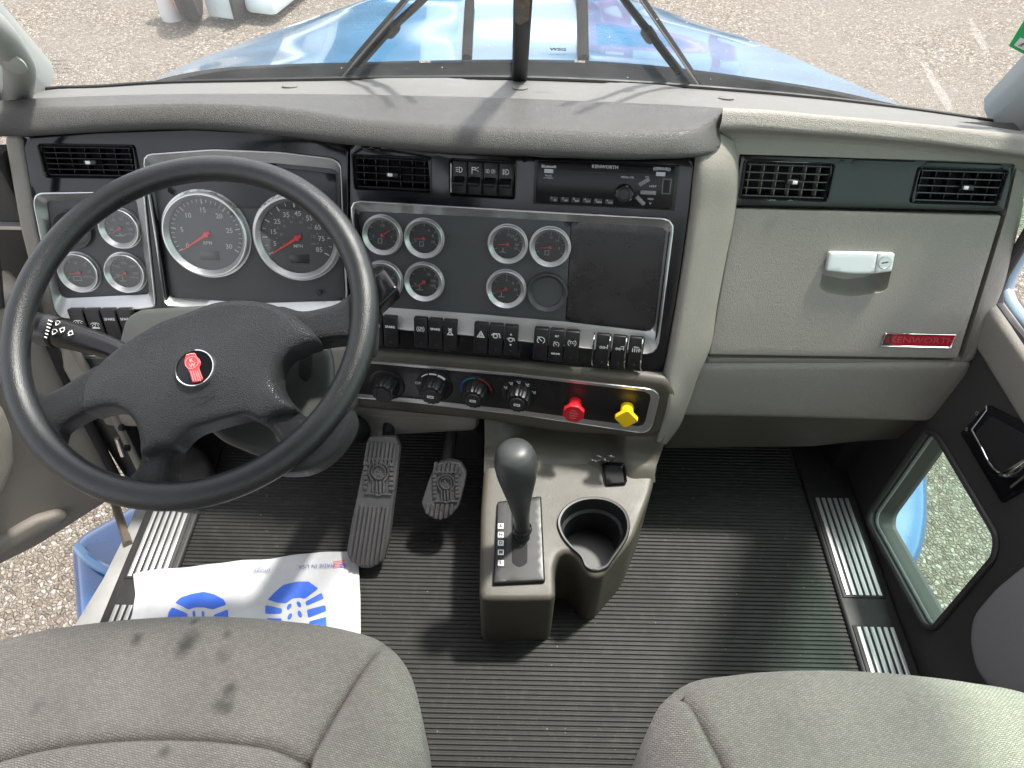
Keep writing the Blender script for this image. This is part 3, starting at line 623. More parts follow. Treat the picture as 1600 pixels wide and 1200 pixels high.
# passenger side brow
P0 = [(1128, 170), (1140, 171), (1300, 184), (1450, 196), (1600, 211), (1650, 216)]
P1 = [(1129, 182), (1143, 182), (1300, 192), (1450, 205), (1600, 224), (1650, 231)]
P2 = [(1124, 201), (1146, 201), (1300, 210), (1450, 223), (1600, 242), (1650, 249)]
b0 = np.array(Z(P0, .762)); b2 = np.array([GL.w(x, y, .022) for x, y in P2]); b1 = np.array([GL.w(x, y, .02) for x, y in P1])
b3 = np.array([GL.w(x, y+7, .004) for x, y in P2])
mk('brow_pad', loft([list(q) for q in (b0, b0*.5+b1*.5+(0, 0, .006), b1+(0, .006, .004), b1+(0, 0, -.004), b2, b2*.6+b3*.4, b3, b3-(0, .0, .03))], 50, 3), M_['beige'], dash, ang=80)
GO = [(1092, 250), (1150, 207), (1350, 213), (1550, 242), (1612, 260), (1604, 335), (1575, 450), (1540, 535), (1524, 572), (1100, 572)]
ghole = [(1156, 241), (1590, 256), (1573, 334), (1504, 564), (1104, 558), (1143, 322)]
mk('dash_body', pad(GL, rnd(GL.poly(GO), [.01, .01, .01, .01, .02, .02, .02, .02, .02, .01]), .016, .1, .02, holes=[GL.poly(ghole)], drop=(0, .12, -.03)), M_['beige'], dash)
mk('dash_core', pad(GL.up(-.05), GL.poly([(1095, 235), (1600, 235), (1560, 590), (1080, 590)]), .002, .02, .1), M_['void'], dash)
# pillar between the centre pod and the glove box
rows = []
for y, xl, xr in ((226, 1090, 1152), (250, 1085, 1153), (330, 1077, 1149), (400, 1068, 1135), (480, 1055, 1120), (550, 1043, 1108), (585, 1036, 1092), (625, 1040, 1078), (665, 1030, 1062), (690, 1022, 1042)):
    A = DC.w(xl, y, -.004); B = GL.w(xr, y, .007); A2 = DC.w(xl+7, y, .008)
    if y > 590: A = HV.w(xl, y, -.02); A2 = HV.w(xl+5, y, .002); B = HV.w(xr, y, -.06)
    if y < 240: A = A+np.array([0, .05, .01]); A2 = A2+np.array([0, .045, .01]); B = B+np.array([0, .012, .0])
    rows.append([A-(0, -.03, 0), A, A2, A2*.55+B*.45+np.array([0, -.008, .004]), B, B+np.array([0.004, .03, 0])])
mk('centre_pillar', loft(rows, 24, 4), M_['beige'], dash, ang=80)
# gloss black fascia (two facets meeting beside the driver's cluster)
LCo = [(52, 318), (54, 306), (62, 301), (222, 298), (226, 305), (243, 474), (242, 480), (116, 498), (96, 497), (86, 486)]
LCi = [(73, 316), (76, 314), (212, 313), (214, 316), (233, 456), (231, 460), (104, 466), (96, 463), (92, 455)]
MCo = [(224, 256), (225, 245), (232, 240), (332, 233), (437, 237), (522, 247), (533, 256), (536, 334), (542.5, 456), (541, 490), (400, 492), (258, 478)]
MCi = [(238, 268), (240, 262), (250, 257), (331, 252), (431, 255), (522, 264), (530, 270), (533, 336), (539, 458), (536, 470), (400, 474), (266, 465), (260, 459)]
CCo = [(548, 326), (550, 317), (558, 313.5), (800, 327.5), (1040, 341), (1051, 347), (1053, 356), (1029, 540), (1022, 551), (1010, 554), (926, 546), (737, 525), (600, 513), (566, 508)]
CCi = [(558, 340), (559, 333), (566, 330), (800, 341), (1034, 355), (1041, 359), (1040, 366), (1024, 506), (1019, 516), (1010, 518), (884, 503), (747, 491), (600, 480), (574, 477)]
V1 = [(60, 224), (211, 227), (217, 280), (68, 278)]
V2 = [(549, 240), (672, 247), (676, 302), (553, 297)]
SB = [(701, 247), (806, 252), (807, 312), (702, 306)]
def scaled(P, k): P = np.array(P, float); c = P.mean(0); return (P-c)*k+c
f1 = DD.poly([(33, 214), (150, 205), (300, 200), (420, 206), (545, 222), (545, 541), (330, 541), (118, 541), (92, 505), (56, 357)])
mk('fascia_panel', pad(DD, f1, .004, .03, .02, holes=[scaled(DD.poly(LCo), .96), scaled(DD.poly(MCo), .97), scaled(DD.poly(V1), .95)]), M_['piano'], dash)
f2 = DC.poly([(545.4, 222), (700, 236), (850, 246), (1000, 250), (1088, 246), (1078, 330), (1056, 480), (1037, 580), (1033, 586), (1000, 583), (790, 562), (592, 545), (545.4, 541)])
mk('fascia_panel', pad(DC, f2, .004, .03, .02, holes=[scaled(DC.poly(CCo), .97), scaled(DC.poly(V2), .95), scaled(DC.poly(SB), .96)]), M_['piano'], dash)
for P_, pl_ in ((LCo, DD), (MCo, DD), (CCo, DC)):
    I_ = {id(LCo): LCi, id(MCo): MCi, id(CCo): CCi}[id(P_)]
    o_ = rnd(pl_.poly(P_, .003), .006, 4); i_ = rnd(pl_.poly(I_, -.010), .004, 4)
    mk('bezel_frame', ringpad(pl_, o_, i_, .004, -.010, .0022, .012, 140), M_['silver'], dash, ang=40)
PL1, PLC = DD.up(-.012), DC.up(-.012)
mk('gauge_panel', pad(PL1, scaled(PL1.poly(LCi), 1.03), .001, .003, .02), M_['dial'], dash)
mk('gauge_panel', pad(PL1, scaled(PL1.poly(MCi), 1.02), .001, .003, .02), M_['dial'], dash)
mk('gauge_panel', pad(PLC, PLC.poly([(552, 324), (892.5, 343), (883, 508), (570, 482)]), .0006, .003, .02), M_['dial'], dash)
mk('blank_panel', pad(PLC, PLC.poly([(893.5, 343), (1046, 352), (1027, 524), (884, 508)]), .0006, .003, .02), pm('smoked_blank_panel', (.012, .010, .010), .28, var=.25, vs=14), dash)
# ---- gauges
def arc_ticks(r0_, r1_, a0, a1, n, wd):
    out = []
    for k in range(n):
        a = R(a0+(a1-a0)*k/(n-1)); c, s = math.cos(a), math.sin(a); out += stroke([(r0_*c, r0_*s), (r1_*c, r1_*s)], wd)
    return out
def gauge(pl, cx, cy, rpx, labels=(), needle=None, title=None, icon=None, big=False, blank=False, inner=None, lcd=False):
    a, c = pl.h(cx, cy); r_ = rpx*pl.mpp(cx, cy); Mg = pl.M(a, c, 0, 0)
    dep = .012 if big else .010; k = .86 if big else .77
    prof = [(r_*1.05, 0), (r_*1.05, .0012), (r_*1.0, .0012), (r_*.995, dep*.9), (r_*.97, dep), (r_*.945, dep), (r_*k, .0035), (r_*k, 0)]
    g = mk('gauge', lathe(prof, 64, cap=False), M_['dial'] if blank else M_['silver'], dash, M=Mg, ang=25)
    mk('dial_face', lathe([(r_*k*1.01, .0005), (r_*k*1.0, .001), (.0001, .001)], 48), M_['dial'] if blank or big else M_['face'], g, M=Mg)
    if blank: return g
    rr = r_*k; gs = []
    if big:
        gs.append(flat(arc_ticks(rr*.84, rr*.95, 210, -30, labels[0], rr*.035))); gs.append(flat(arc_ticks(rr*.88, rr*.95, 210, -30, labels[1], rr*.018)))
    else:
        gs.append(flat(arc_ticks(rr*.82, rr*.96, 205, -25, labels[0], rr*.05))); gs.append(flat(arc_ticks(rr*.88, rr*.96, 205, -25, labels[1], rr*.025)))
    for t, ang in labels[2]:
        q = .66 if big else .62; gs.append(xf(text_geo(t, rr*(.19 if big else .25), bold=.0001), tr(rr*q*math.cos(R(ang)), rr*q*math.sin(R(ang)))))
    if title: gs.append(xf(text_geo(title[0], rr*title[3], bold=.0001), tr(rr*title[1], rr*title[2])))
    if icon: gs.append(flat([[(x*rr, y*rr) for x, y in P] for P in icon]))
    mk('numerals', xf(join(*gs), Matrix.Translation((0, 0, .0012))), M_['dialprint'] if big else M_['grey_print'], g, M=Mg, smooth=False)
    if inner: mk('small_numerals', xf(join(*[xf(text_geo(t, rr*.10), tr(rr*.44*math.cos(R(q)), rr*.44*math.sin(R(q)))) for t, q in inner], flat(arc_ticks(rr*.55, rr*.58, 210, -30, 18, rr*.02))), Matrix.Translation((0, 0, .0012))), M_['grey_print'], g, M=Mg, smooth=False)
    if lcd: mk('lcd_window', xf(box(-.27*rr, .27*rr, -.72*rr, -.46*rr, .001, .0016, .0004), Matrix()), pm('lcd_grey', (.02, .021, .021), .3), g, M=Mg)
    if needle is not None:
        L_ = rr*(.84 if big else .68); wd = rr*(.035 if big else .05)
        ng = join(flat([[(-rr*.12, -wd*1.3), (L_, -wd*.35), (L_, wd*.35), (-rr*.12, wd*1.3)]], .0008), lathe([(rr*(.08 if big else .13), 0), (rr*(.07 if big else .11), .002), (.0001, .0022)], 24))
        mk('needle', xf(ng, tr(0, 0, .0035, R(needle))), M_['needle'] if big else M_['needle2'], g, M=Mg, smooth=False)
    lv, lf = lathe([(r_*.95, dep*.93)], 48, cap=False); lf = [list(range(48))]
    mk('glass_lens', (lv, lf), M_['lens'], g, M=Mg, recalc=False)
    return g
sw = lambda n: [(str(t), 210-240*i/(n-1)) for i, t in enumerate(range(0, 5*n, 5))]
gauge(PL1, 323, 366, 66, (7, 31, sw(7)), 212, ('RPM', 0, -.24, .13), big=True, lcd=True)
gauge(PL1, 465, 371, 66, (9, 17, [(str(5+10*i), 210-240*(i+.5)/8.5) for i in range(9)]), 212, ('MPH', 0, -.24, .13), big=True, lcd=True, inner=[('0', 205), ('20', 170), ('40', 137), ('60', 105), ('80', 72), ('100', 38), ('120', 5), ('140', -22)])
oil = [[(-.5, -.55), (.1, -.55), (.2, -.42), (.45, -.36), (.2, -.48), (-.45, -.48)], [(-.2, -.45), (.0, -.45), (.0, -.36), (-.2, -.36)]]
bat = stroke([(-.5, -.3), (0, -.3), (0, -.55), (-.5, -.55)], .05, True)
thm = stroke([(-.3, -.3), (-.3, -.55)], .07)+stroke([(-.5, -.58), (-.1, -.58)], .05)
pump = stroke([(-.3, -.25), (-.05, -.25), (-.05, -.55), (-.3, -.55)], .05, True)
gauge(PL1, 189, 356, 31, (6, 21, [('20', 190), ('40', 125), ('60', 75), ('80', 30), ('100', -8)]), 212, ('PSI', .55, -.38, .17), oil)
gauge(PL1, 116, 358, 30, blank=True)
gauge(PL1, 125.5, 425, 31, (4, 4, [('10', 105), ('13', 50), ('16', 5)]), 190, ('VOLTS', .42, -.3, .19), bat)
gauge(PL1, 197.5, 425.5, 31, (5, 17, [('100', 200), ('150', 140), ('200', 92), ('250', 42), ('300', -5)]), 210, ('WATER', .48, -.33, .17), thm)
gauge(PLC, 598, 367, 30, (5, 9, [('0', 190), ('1/2', 90), ('F', -10)]), 35, None, pump)
gauge(PLC, 663, 372, 30, (5, 9, [('0', 200), ('4', 60), ('8', 20), ('10', -20)]), 186, None, pump)
gauge(PLC, 599, 438, 30, (5, 9, [('50', 150), ('100', 90), ('200', 20)]), 40, None, thm)
gauge(PLC, 663, 440, 30, (5, 9, [('0', 200), ('50', 60), ('100', 10), ('150', -20)]), 214, None, thm)
gauge(PLC, 793.5, 381, 30, (7, 19, [('15', 90), ('20', 62), ('30', 36), ('50', 0), ('60', -24)]), 186, None, thm)
gauge(PLC, 859.5, 385.5, 31, (7, 19, [('12', 90), ('14', 45), ('F', -5)]), 188, None, pump)
gauge(PLC, 791, 451, 30, (5, 9, [('6', 90), ('8', 45), ('10', 0)]), 205, None, thm)
gauge(PLC, 855, 456, 31, blank=True)
q = PL1.h(541, 454); q = PL1.h(500, 456); mk('trip_button', xf(lathe([(.004, 0), (.004, .010), (.003, .011)], 20), PL1.M(*q)), M_['rubber'], dash)
mk('display_strip', pad(PL1.up(.0012), PL1.poly([(262, 259), (431, 255), (433, 262), (524, 272), (528, 334), (432, 326), (300, 324), (262, 300)], .0012), .0006, .001, .02), pm('smoked_display', (.016, .016, .020), .3), dash)
# ---- vents
def vent(pl, quad, ns, nv, ridge, pivot=.5, open_=False):
    Mv, wd, ht = quadframe(pl, quad, .002); x, y = wd/2, ht/2
    o_ = rnd([(-x, -y), (x, -y), (x, y), (-x, y)], .005); i_ = rnd([(-x*.93, -y*.86), (x*.93, -y*.86), (x*.93, y*.86), (-x*.93, y*.86)], .003)
    LP = Plane((0, 0, 0), (1, 0, 0), (0, 1, 0))
    v = mk('air_vent', ringpad(LP, o_, i_, .003, -.006, .0012, .005, 80), ridge, dash, M=Mv)
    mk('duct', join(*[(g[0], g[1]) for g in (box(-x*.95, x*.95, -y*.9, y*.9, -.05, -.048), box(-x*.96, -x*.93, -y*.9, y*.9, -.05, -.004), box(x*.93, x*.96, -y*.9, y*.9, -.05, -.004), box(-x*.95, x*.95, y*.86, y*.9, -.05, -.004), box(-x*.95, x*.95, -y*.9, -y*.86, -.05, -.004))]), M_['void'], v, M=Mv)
    for k in range(ns):
        yy = -y*.80+2*y*.80*k/(ns-1); mk('slat', xf(box(-x*.91, x*.91, -.0009, .0009, -.012, 0, .0005, 1), Matrix.Translation((0, yy, -.002))@Matrix.Rotation(R(-12), 4, 'X')), M_['black'] if ns == 6 or pl is DC else M_['slat'], v, M=Mv)
    for k in range(nv):
        xx = -x*.78+2*x*.78*k/(nv-1); mk('vertical_vane', xf(box(-.0007, .0007, -y*.84, y*.84, -.032, -.016), Matrix.Translation((xx, 0, 0))), M_['beige_smooth'] if open_ else M_['black'], v, M=Mv)
    mk('thumb_tab', xf(box(-.010, .010, -.0042, .0042, -.002, .010, .0018, 3), Matrix.Translation((x*(2*pivot-1), 0, 0))), M_['black'], v, M=Mv)
    mk('tab_chip', xf(box(-.004, .004, -.0028, .0028, .0085, .0108, .0008, 2), Matrix.Translation((x*(2*pivot-1)+(.003 if open_ else -.003), 0, 0))), M_['handle'], v, M=Mv)
    return v
vent(DD, V1, 6, 6, M_['piano'], .54); vent(DC, V2, 5, 6, M_['piano'], .52)
gv = [(1158, 243), (1588, 257), (1570, 331), (1143, 322)]
VG1 = [(1163, 250), (1302, 255), (1297, 316), (1154, 311)]; VG2 = [(1434, 260), (1574, 265), (1563, 322), (1425, 318)]
GP = GL.up(.003)
mk('vent_panel', pad(GP, rnd(GP.poly(gv), .004), .003, .03, .02, holes=[scaled(GP.poly(VG1), .95), scaled(GP.poly(VG2), .95)]), pm('gloss_grey_plastic', (.009, .0095, .010), .14, spec=.38), dash)
vent(GP, VG1, 5, 6, M_['piano'], .55, True); vent(GP, VG2, 5, 6, M_['piano'], .56)
# ---- rocker switches
def ic(name):
    s = []
    if name == 'lamp': s = stroke([(-.6, 0), (.6, 0)], .16)+stroke(circ(0, 0, .35, 10, 180, 360), .14)+sum([stroke([(x, -.45), (x*1.5, -.85)], .13) for x in (-.5, 0, .5)], [])+stroke([(-.75, -.1), (-1.05, -.35)], .12)+stroke([(.75, -.1), (1.05, -.35)], .12)
    elif name == 'cab': s = ic('lamp')+[[(-.9, -1.5), (.9, -1.5), (.9, -1.2), (.1, -1.15), (-.3, -.95), (-.9, -1.2)]]
    elif name == 'diff': s = stroke(circ(0, 0, .55), .14)+stroke(circ(0, 0, .95, 10, 130, 230), .14)+stroke(circ(0, 0, .95, 10, -50, 50), .14)+stroke([(-.25, -.25), (.25, .25)], .2)
    elif name == 'lock': s = stroke([(-.7, -.9), (0, .1), (.7, -.9)], .22, True)+stroke([(-.4, .9), (.4, .3)], .2)+stroke([(.4, .9), (-.4, .3)], .2)
    elif name == 'hazard': s = stroke([(-.9, -.8), (0, .9), (.9, -.8)], .2, True)+stroke([(-.4, -.5), (0, .3), (.4, -.5)], .16, True)
    elif name == 'brake': s = stroke(circ(-.1, -.1, .55), .3)+stroke([(-1.1, .1), (-.6, .6), (.9, .6), (1.1, -.5)], .2)
    elif name == 'fan': s = [[(-.3, 1.3), (.3, 1.3), (0, 1.8)], [(-.3, -1.3), (.3, -1.3), (0, -1.8)]]+stroke(circ(0, 0, .5), .25)+stroke([(-.9, .1), (-.5, .5), (.8, .45), (.95, -.3)], .18)
    elif name == 'cruise': s = stroke(circ(0, 0, .9, 16, -50, 230), .17)+stroke([(.2, -.2), (-.6, .6)], .18)+stroke([(-.9, .9), (-.5, .9), (-.5, .5)], .13)
    elif name == 'tc': s = stroke(circ(0, 0, 1, 10, 130, 230), .15)+stroke(circ(0, 0, 1, 10, -50, 50), .15)
    elif name == 'axle': s = stroke(circ(-.6, -.2, .28), .16)+stroke(circ(.1, -.2, .28), .16)+stroke([(-.6, -.2), (.9, -.2)], .12)+stroke([(.9, .5), (.9, -.4)], .2)
    elif name == 'axle2': s = stroke(circ(-.7, -.2, .25), .16)+stroke(circ(0, -.2, .25), .16)+stroke([(-.9, -.2), (1, -.1)], .12)+stroke([(.2, .4), (.9, .5), (.9, -.4)], .16)
    elif name == 'axle3': s = sum([stroke([(x, .3), (x, -.6)], .18) for x in (-.8, -.3, .2, .7)], [])+stroke([(-.6, .7), (.6, .6)], .15)+stroke(circ(.75, -.1, .25), .12)
    elif name == 'set': s = [[(x*.75, y*.75) for x, y in P] for P in ic('cruise')]
    elif name == 'head': s = stroke([(0, -.7), (.1, -.7)]+circ(.1, 0, .7, 10, -90, 90)+[(0, .7)], .15, True)+sum([stroke([(-.3, y), (-1, y)], .13) for y in (-.5, 0, .5)], [])
    elif name == 'fog': s = ic('head')+stroke([(-.65, .8), (-.65, -.8)], .12)
    elif name == 'mark': s = stroke([(-.8, -.9), (-.8, .8), (.1, .8), (.1, .2), (-.7, .2)], .16)+stroke([(.3, .5), (1, .9)], .13)+stroke([(.3, .2), (1, -.2)], .13)
    elif name == 'park': s = [[(x*.6-.75, y*.7) for x, y in P] for P in ic('head')]+[[(-x*.6+.75, y*.7) for x, y in P] for P in ic('head')]
    return s
def rocker(pl, quad, icon, text=None, guard=False, hgt=.011, lens=True):
    Mr, wd, ht = quadframe(pl, quad); x, y = wd/2*.93, ht/2; g = box(-x, x, -y, y, 0, hgt, .0022, 3)
    V = [(a, c, z*(1+.32*c/y) if z > .003 else z) for a, c, z in g[0]]
    # scooped finger dish
    s_ = mk('rocker_switch', (V, g[1]), M_['black'], dash, M=Mr)
    sl_ = math.atan2(hgt*.32, y); gs = []
    if icon: gs.append(xf(flat([[(px*x*.56, py*x*.56) for px, py in P] for P in ic(icon)]), tr(0, y*(.28 if icon not in ('fan', 'cab', 'set') else .1))))
    if text:
        for t, yy, sz in text: gs.append(xf(text_geo(t, sz*x, bold=.00015), tr(0, yy*y)))
    if gs: mk('icon', xf(join(*gs), Matrix.Translation((0, 0, hgt+.0003))@Matrix.Rotation(sl_, 4, 'X')), M_['white'], s_, M=Mr, smooth=False)
    if lens: mk('indicator_lens', xf(lathe([(x*.2, 0), (x*.18, .0006), (.0001, .0006)], 16), Matrix.Translation((0, -y*.7, hgt*.78))@Matrix.Rotation(sl_, 4, 'X')), M_['matte'], s_, M=Mr)
    return s_
def row(pl, x0, y0, n, w_, h_, slope, sk, icons, off=.004, **k):
    for i in range(n):
        xa = x0+i*w_; ya = y0+slope*i*w_; q_ = [(xa, ya), (xa+w_, ya+slope*w_), (xa+w_+sk, ya+h_+slope*w_), (xa+sk, ya+h_)]
        icn = icons[i]; rocker(pl.up(off), q_, icn if not isinstance(icn, list) else icn[0], None if not isinstance(icn, list) else icn[1], **k)
SP = [None, [('SPARE', .35, .52)]]
row(DD, 113, 480, 4, 25.0, 47, -.005, 6, ['lamp', 'cab', SP, SP])
row(DC, 578, 488, 2, 23.2, 49, .085, -1, [SP, SP]); row(DC, 648.5, 492, 3, 22.8, 48, .085, -1, ['diff', SP, 'lock'])
row(DC, 741.5, 500, 3, 23.2, 48, .09, -1, ['hazard', 'brake', 'fan']); row(DC, 834.5, 508, 3, 24, 51, .09, -2, ['cruise', ['set', [('SET', .62, .36), ('RESUME', -.5, .34)]], ['tc', [('TC', .3, .62)]]])
row(DC, 931.5, 518, 3, 25.2, 53, .09, -4, ['axle', 'axle2', 'axle3'], hgt=.009)
for i in range(4):
    x0 = 930+i*25.2; y0 = 518+i*2.3; pts = [DC.w(x0-1, y0+1, .006), DC.w(x0-1.2, y0+4, .019), DC.w(x0-3.4, y0+28, .020), DC.w(x0-5, y0+50, .014), DC.w(x0-4, y0+54, .006)]
    mk('switch_guard', tube(crs(pts, 16), .0013, 8), M_['chrome'], dash)
# headlamp toggle bank
Mb, wb, hb = quadframe(DC, SB, .001); LP0 = Plane((0, 0, 0), (1, 0, 0), (0, 1, 0)); x, y = wb/2, hb/2
sbk = mk('toggle_bank', ringpad(LP0, rnd([(-x, -y), (x, -y), (x, y), (-x, y)], .004), rnd([(-x*.92, -y*.9), (x*.92, -y*.9), (x*.92, y*.9), (-x*.92, y*.9)], .002), .004, -.008, .001, .006, 80), M_['piano'], dash, M=Mb)
mk('bank_plate', box(-x*.95, x*.95, -y*.95, y*.95, -.012, -.008), M_['matte'], sbk, M=Mb)
for i, nm in enumerate(('head', 'mark', 'park', 'fog')):
    xx = -x*.69+x*.46*i; tg = mk('toggle_switch', xf(box(-x*.205, x*.205, -y*.86, y*.86, -.008, -.001, .0012), Matrix.Translation((xx, 0, 0))), M_['black'], dash, M=Mb)
    lv = [(-.8, .10, .0), (.8, .10, 0), (.85, -.05, .014), (.7, -.22, .022), (-.7, -.22, .022), (-.85, -.05, .014)]
    g = box(-x*.17, x*.17, -.0035, .0035, 0, .021, .0022, 3); mk('lever', xf(g, Matrix.Translation((xx, 0, -.003))@Matrix.Rotation(R(22), 4, 'X')), M_['black'], tg, M=Mb)
    mk('icon', xf(flat([[(px*x*.105, py*x*.105) for px, py in P] for P in ic(nm)]), tr(xx, y*.42, -.0005)), M_['white'], tg, M=Mb, smooth=False)
    mk('divider', box(xx+x*.215, xx+x*.235, -y*.86, y*.86, -.008, .0015, .0004), M_['silver'] if i == 9 else M_['piano'], tg, M=Mb)
mk('light_edge', box(-x*.945, -x*.925, -y*.8, y*.75, -.006, .003, .0005), M_['handle'], sbk, M=Mb)
# ---- radio
RQ = [(836, 248), (1060, 259), (1055, 328), (833, 318)]
Mr, wr, hr_ = quadframe(DC, RQ, .001); x, y = wr/2, hr_/2
rad = mk('radio', box(-x, x, -y, y, 0, .005, .0015, 3), M_['black'], dash, M=Mr)
mk('faceplate', box(-x*.96, x*.95, -y*.92, y*.95, .005, .009, .002, 3), pm('radio_gloss', (.005, .005, .006), .2, spec=.22), rad, M=Mr)
mk('disc_slot', box(-x*.70, x*.62, y*.53, y*.60, .008, .0097, .0003), M_['matte'], rad, M=Mr)
ux = lambda px: (px-946)/112.*x; uy = lambda py, px=946: -(py-(288+(px-946)*.047))/35.*y
tx = []
def rt_(s, px, py, sz, b=0.): tx.append(xf(text_geo(s, sz*x/112/.7, bold=b), tr(ux(px), uy(py, px), .0091)))
rt_('KENWORTH', 944, 259, 5, .0001); rt_('Bluetooth', 857, 258, 4, .0002); rt_('Ready', 857, 272, 3); rt_('to Stream', 857, 275.5, 2.6); rt_('(((SIRIUS)))', 1031, 262, 4, .0001); rt_('MENU·OK', 980, 275, 3.2); rt_('FM', 1010, 275, 3); rt_('NEXT', 1020, 289, 3); rt_('PREV', 1019, 309, 3); rt_('V', 1019, 316, 4)
for i, t in enumerate(('1', '2', '3', '4', '5', '6')): rt_(t, 864+i*17.5, 307+i*.8, 3.2); rt_(('AS', 'RP', 'INT', 'RPT', 'RDM', 'DISP')[i], 869+i*17.5, 311+i*.8, 2.8)
mk('lettering', join(*tx), pm('radio_print', (.5, .5, .52), .5), rad, M=Mr, smooth=False)
kn = mk('volume_knob', xf(lathe([(.0145, 0), (.0145, .005), (.0125, .0095), (.0085, .0105), (.008, .0095), (.0001, .0095)], 40), tr(ux(977), uy(300, 977), .009)), M_['black'], rad, M=Mr)
for a in (20, 60, 95, 150, 190, 320): pass
mk('button_light', xf(flat([[(.0118*math.cos(R(a+d)), .0118*math.sin(R(a+d))) for d in (-9, 9)]+[(.0138*math.cos(R(a+d)), .0138*math.sin(R(a+d))) for d in (9, -9)] for a in (-35, 5, 75, 160, 190)], .0004), tr(ux(977), uy(300, 977), .0172)), M_['grey_print'], rad, M=Mr)
bm_ = pm('grey_button', (.16, .16, .165), .4)
for (px, py, a, l_) in ((1006, 282, 35, 9), (1014, 298.5, 0, 12), (1003, 311, -42, 9)): mk('button', xf(box(-l_*x/112, l_*x/112, -3.2*x/112, 3.2*x/112, 0, .0022, .0006, 2), tr(ux(px), uy(py, px), .009, R(a))), bm_, rad, M=Mr)
for px, py in ((857, 265), (1030, 270)): mk('badge_label', xf(box(-7*x/112, 7*x/112, -3*x/112, 3*x/112, 0, .0006), tr(ux(px), uy(py, px), .009)), pm('pale_label', (.42, .42, .44), .4), rad, M=Mr)
mk('usb_port', xf(join(box(-7*x/112, 7*x/112, -12*x/112, 12*x/112, 0, .0008, .0003), ), tr(ux(1041), uy(289, 1041), .009)), pm('port_rim', (.09, .09, .09), .4), rad, M=Mr)
mk('port_hole', xf(box(-5*x/112, 5*x/112, -10*x/112, 10*x/112, 0, .0012, .0003), tr(ux(1041), uy(289, 1041), .009)), M_['void'], rad, M=Mr)
for i in range(6): mk('preset_button', xf(box(-6.5*x/112, 6.5*x/112, -4.2*x/112, 4.2*x/112, 0, .0004, .0002), tr(ux(867+i*17.5), uy(309.5+i*.8, 867+i*17.5)-0.0, .0088)), pm('preset_plastic', (.012, .012, .013), .3) if i == 0 else bpy.data.materials['preset_plastic'], rad, M=Mr)
# ---- glove box
GD = GL.up(.005); gh = rnd(GD.poly([(1290, 402), (1397, 404), (1387, 450), (1379, 457), (1330, 464), (1288, 457), (1280, 449)]), .006, 4)
gd_ = mk('glove_box', pad(GD, rnd(GD.poly([(1148, 326), (1566, 337), (1497, 561), (1107, 555)]), .004), .004, .03, .02, holes=[gh]), M_['beige'], dash)
LPg = GD
mk('latch_pocket', (lambda: (lambda g: g)(join(grid([[GD.p(a, c, hh) for a, c in (scaled(gh, s_)+np.array([0, dy]))] for hh, s_, dy in ((0, 1.0, 0), (-.002, .99, 0), (-.012, .96, .002), (-.026, .90, .008), (-.034, .80, .016))], True), ([tuple(GD.p(a, c, -.034)) for a, c in scaled(gh, .80)+np.array([0, .016])], [list(range(len(gh)))]))))(), M_['beige_smooth'], gd_, ang=50)
hpoly = rnd(GD.poly([(1291, 423), (1296, 393.5), (1371, 394.7), (1366, 427.5), (1330, 428)], .007), [.003, .004, .001, .001, .01], 5)
mk('latch_handle', pad(GD.up(.009), hpoly, .003, .009, .008), M_['handle'], gd_)
lk = mk('lock_plate', pad(GD.up(.009), rnd(GD.poly([(1371.6, 394.7), (1398.5, 395.5), (1393, 424), (1366.6, 427.5)], .007), [.001, .004, .004, .001], 5), .003, .009, .008), M_['handle'], gd_)
a, c = GD.h(1382.5, 410, .009); rl = 10.3*GD.mpp(1382, 410)
mk('key_cylinder', xf(join(lathe([(rl, 0), (rl, .0012), (rl*.9, .0016), (rl*.86, .0012), (.0001, .0012)], 32)), GD.M(a, c, .0092)), M_['silver'], gd_); mk('key_slot', xf(box(-rl*.5, rl*.5, -rl*.09, rl*.09, 0, .0016), GD.M(a, c, .0093, R(12))), M_['matte'], gd_)
Mq, wq, hq = quadframe(GD, [(1378, 519.5), (1493, 522), (1484.5, 543), (1373, 540.5)], .0)
bd = mk('badge', ringpad(LP0, [(-wq/2+.003, -hq/2), (wq/2-.001, -hq/2), (wq/2+.001, hq/2), (-wq/2+.005, hq/2)], [(-wq/2+.0045, -hq/2*.82), (wq/2-.0025, -hq/2*.82), (wq/2-.0005, hq/2*.82), (-wq/2+.0065, hq/2*.82)], .0035, .0015, .0006, .003, 60), M_['chrome'], gd_, M=Mq)
mk('enamel_field', xf(box(-wq/2+.004, wq/2-.001, -hq/2*.88, hq/2*.88, .0005, .0017), Matrix()), M_['badge'], gd_, M=Mq)
mk('lettering', xf(text_geo('KENWORTH', hq*.62, bold=.0001, sx=1.28), tr(wq*.07, 0, .0016)), pm('badge_letters', (.55, .12, .14), .25, .6), gd_, M=Mq, smooth=False)
mk('emblem_tile', box(-wq/2+.005, -wq/2+.019, -hq/2*.8, hq/2*.8, .0012, .0021), pm('dark_enamel', (.045, .035, .035), .25), gd_, M=Mq)
mk('emblem_mark', xf(flat([[(-.0025, -.005), (.0025, -.005), (.0022, .001), (.0032, .003), (.0015, .0055), (-.0015, .0055), (-.0032, .003), (-.0022, .001)]]), tr(-wq/2+.012, 0, .0022)), M_['badge'], gd_, M=Mq, smooth=False)
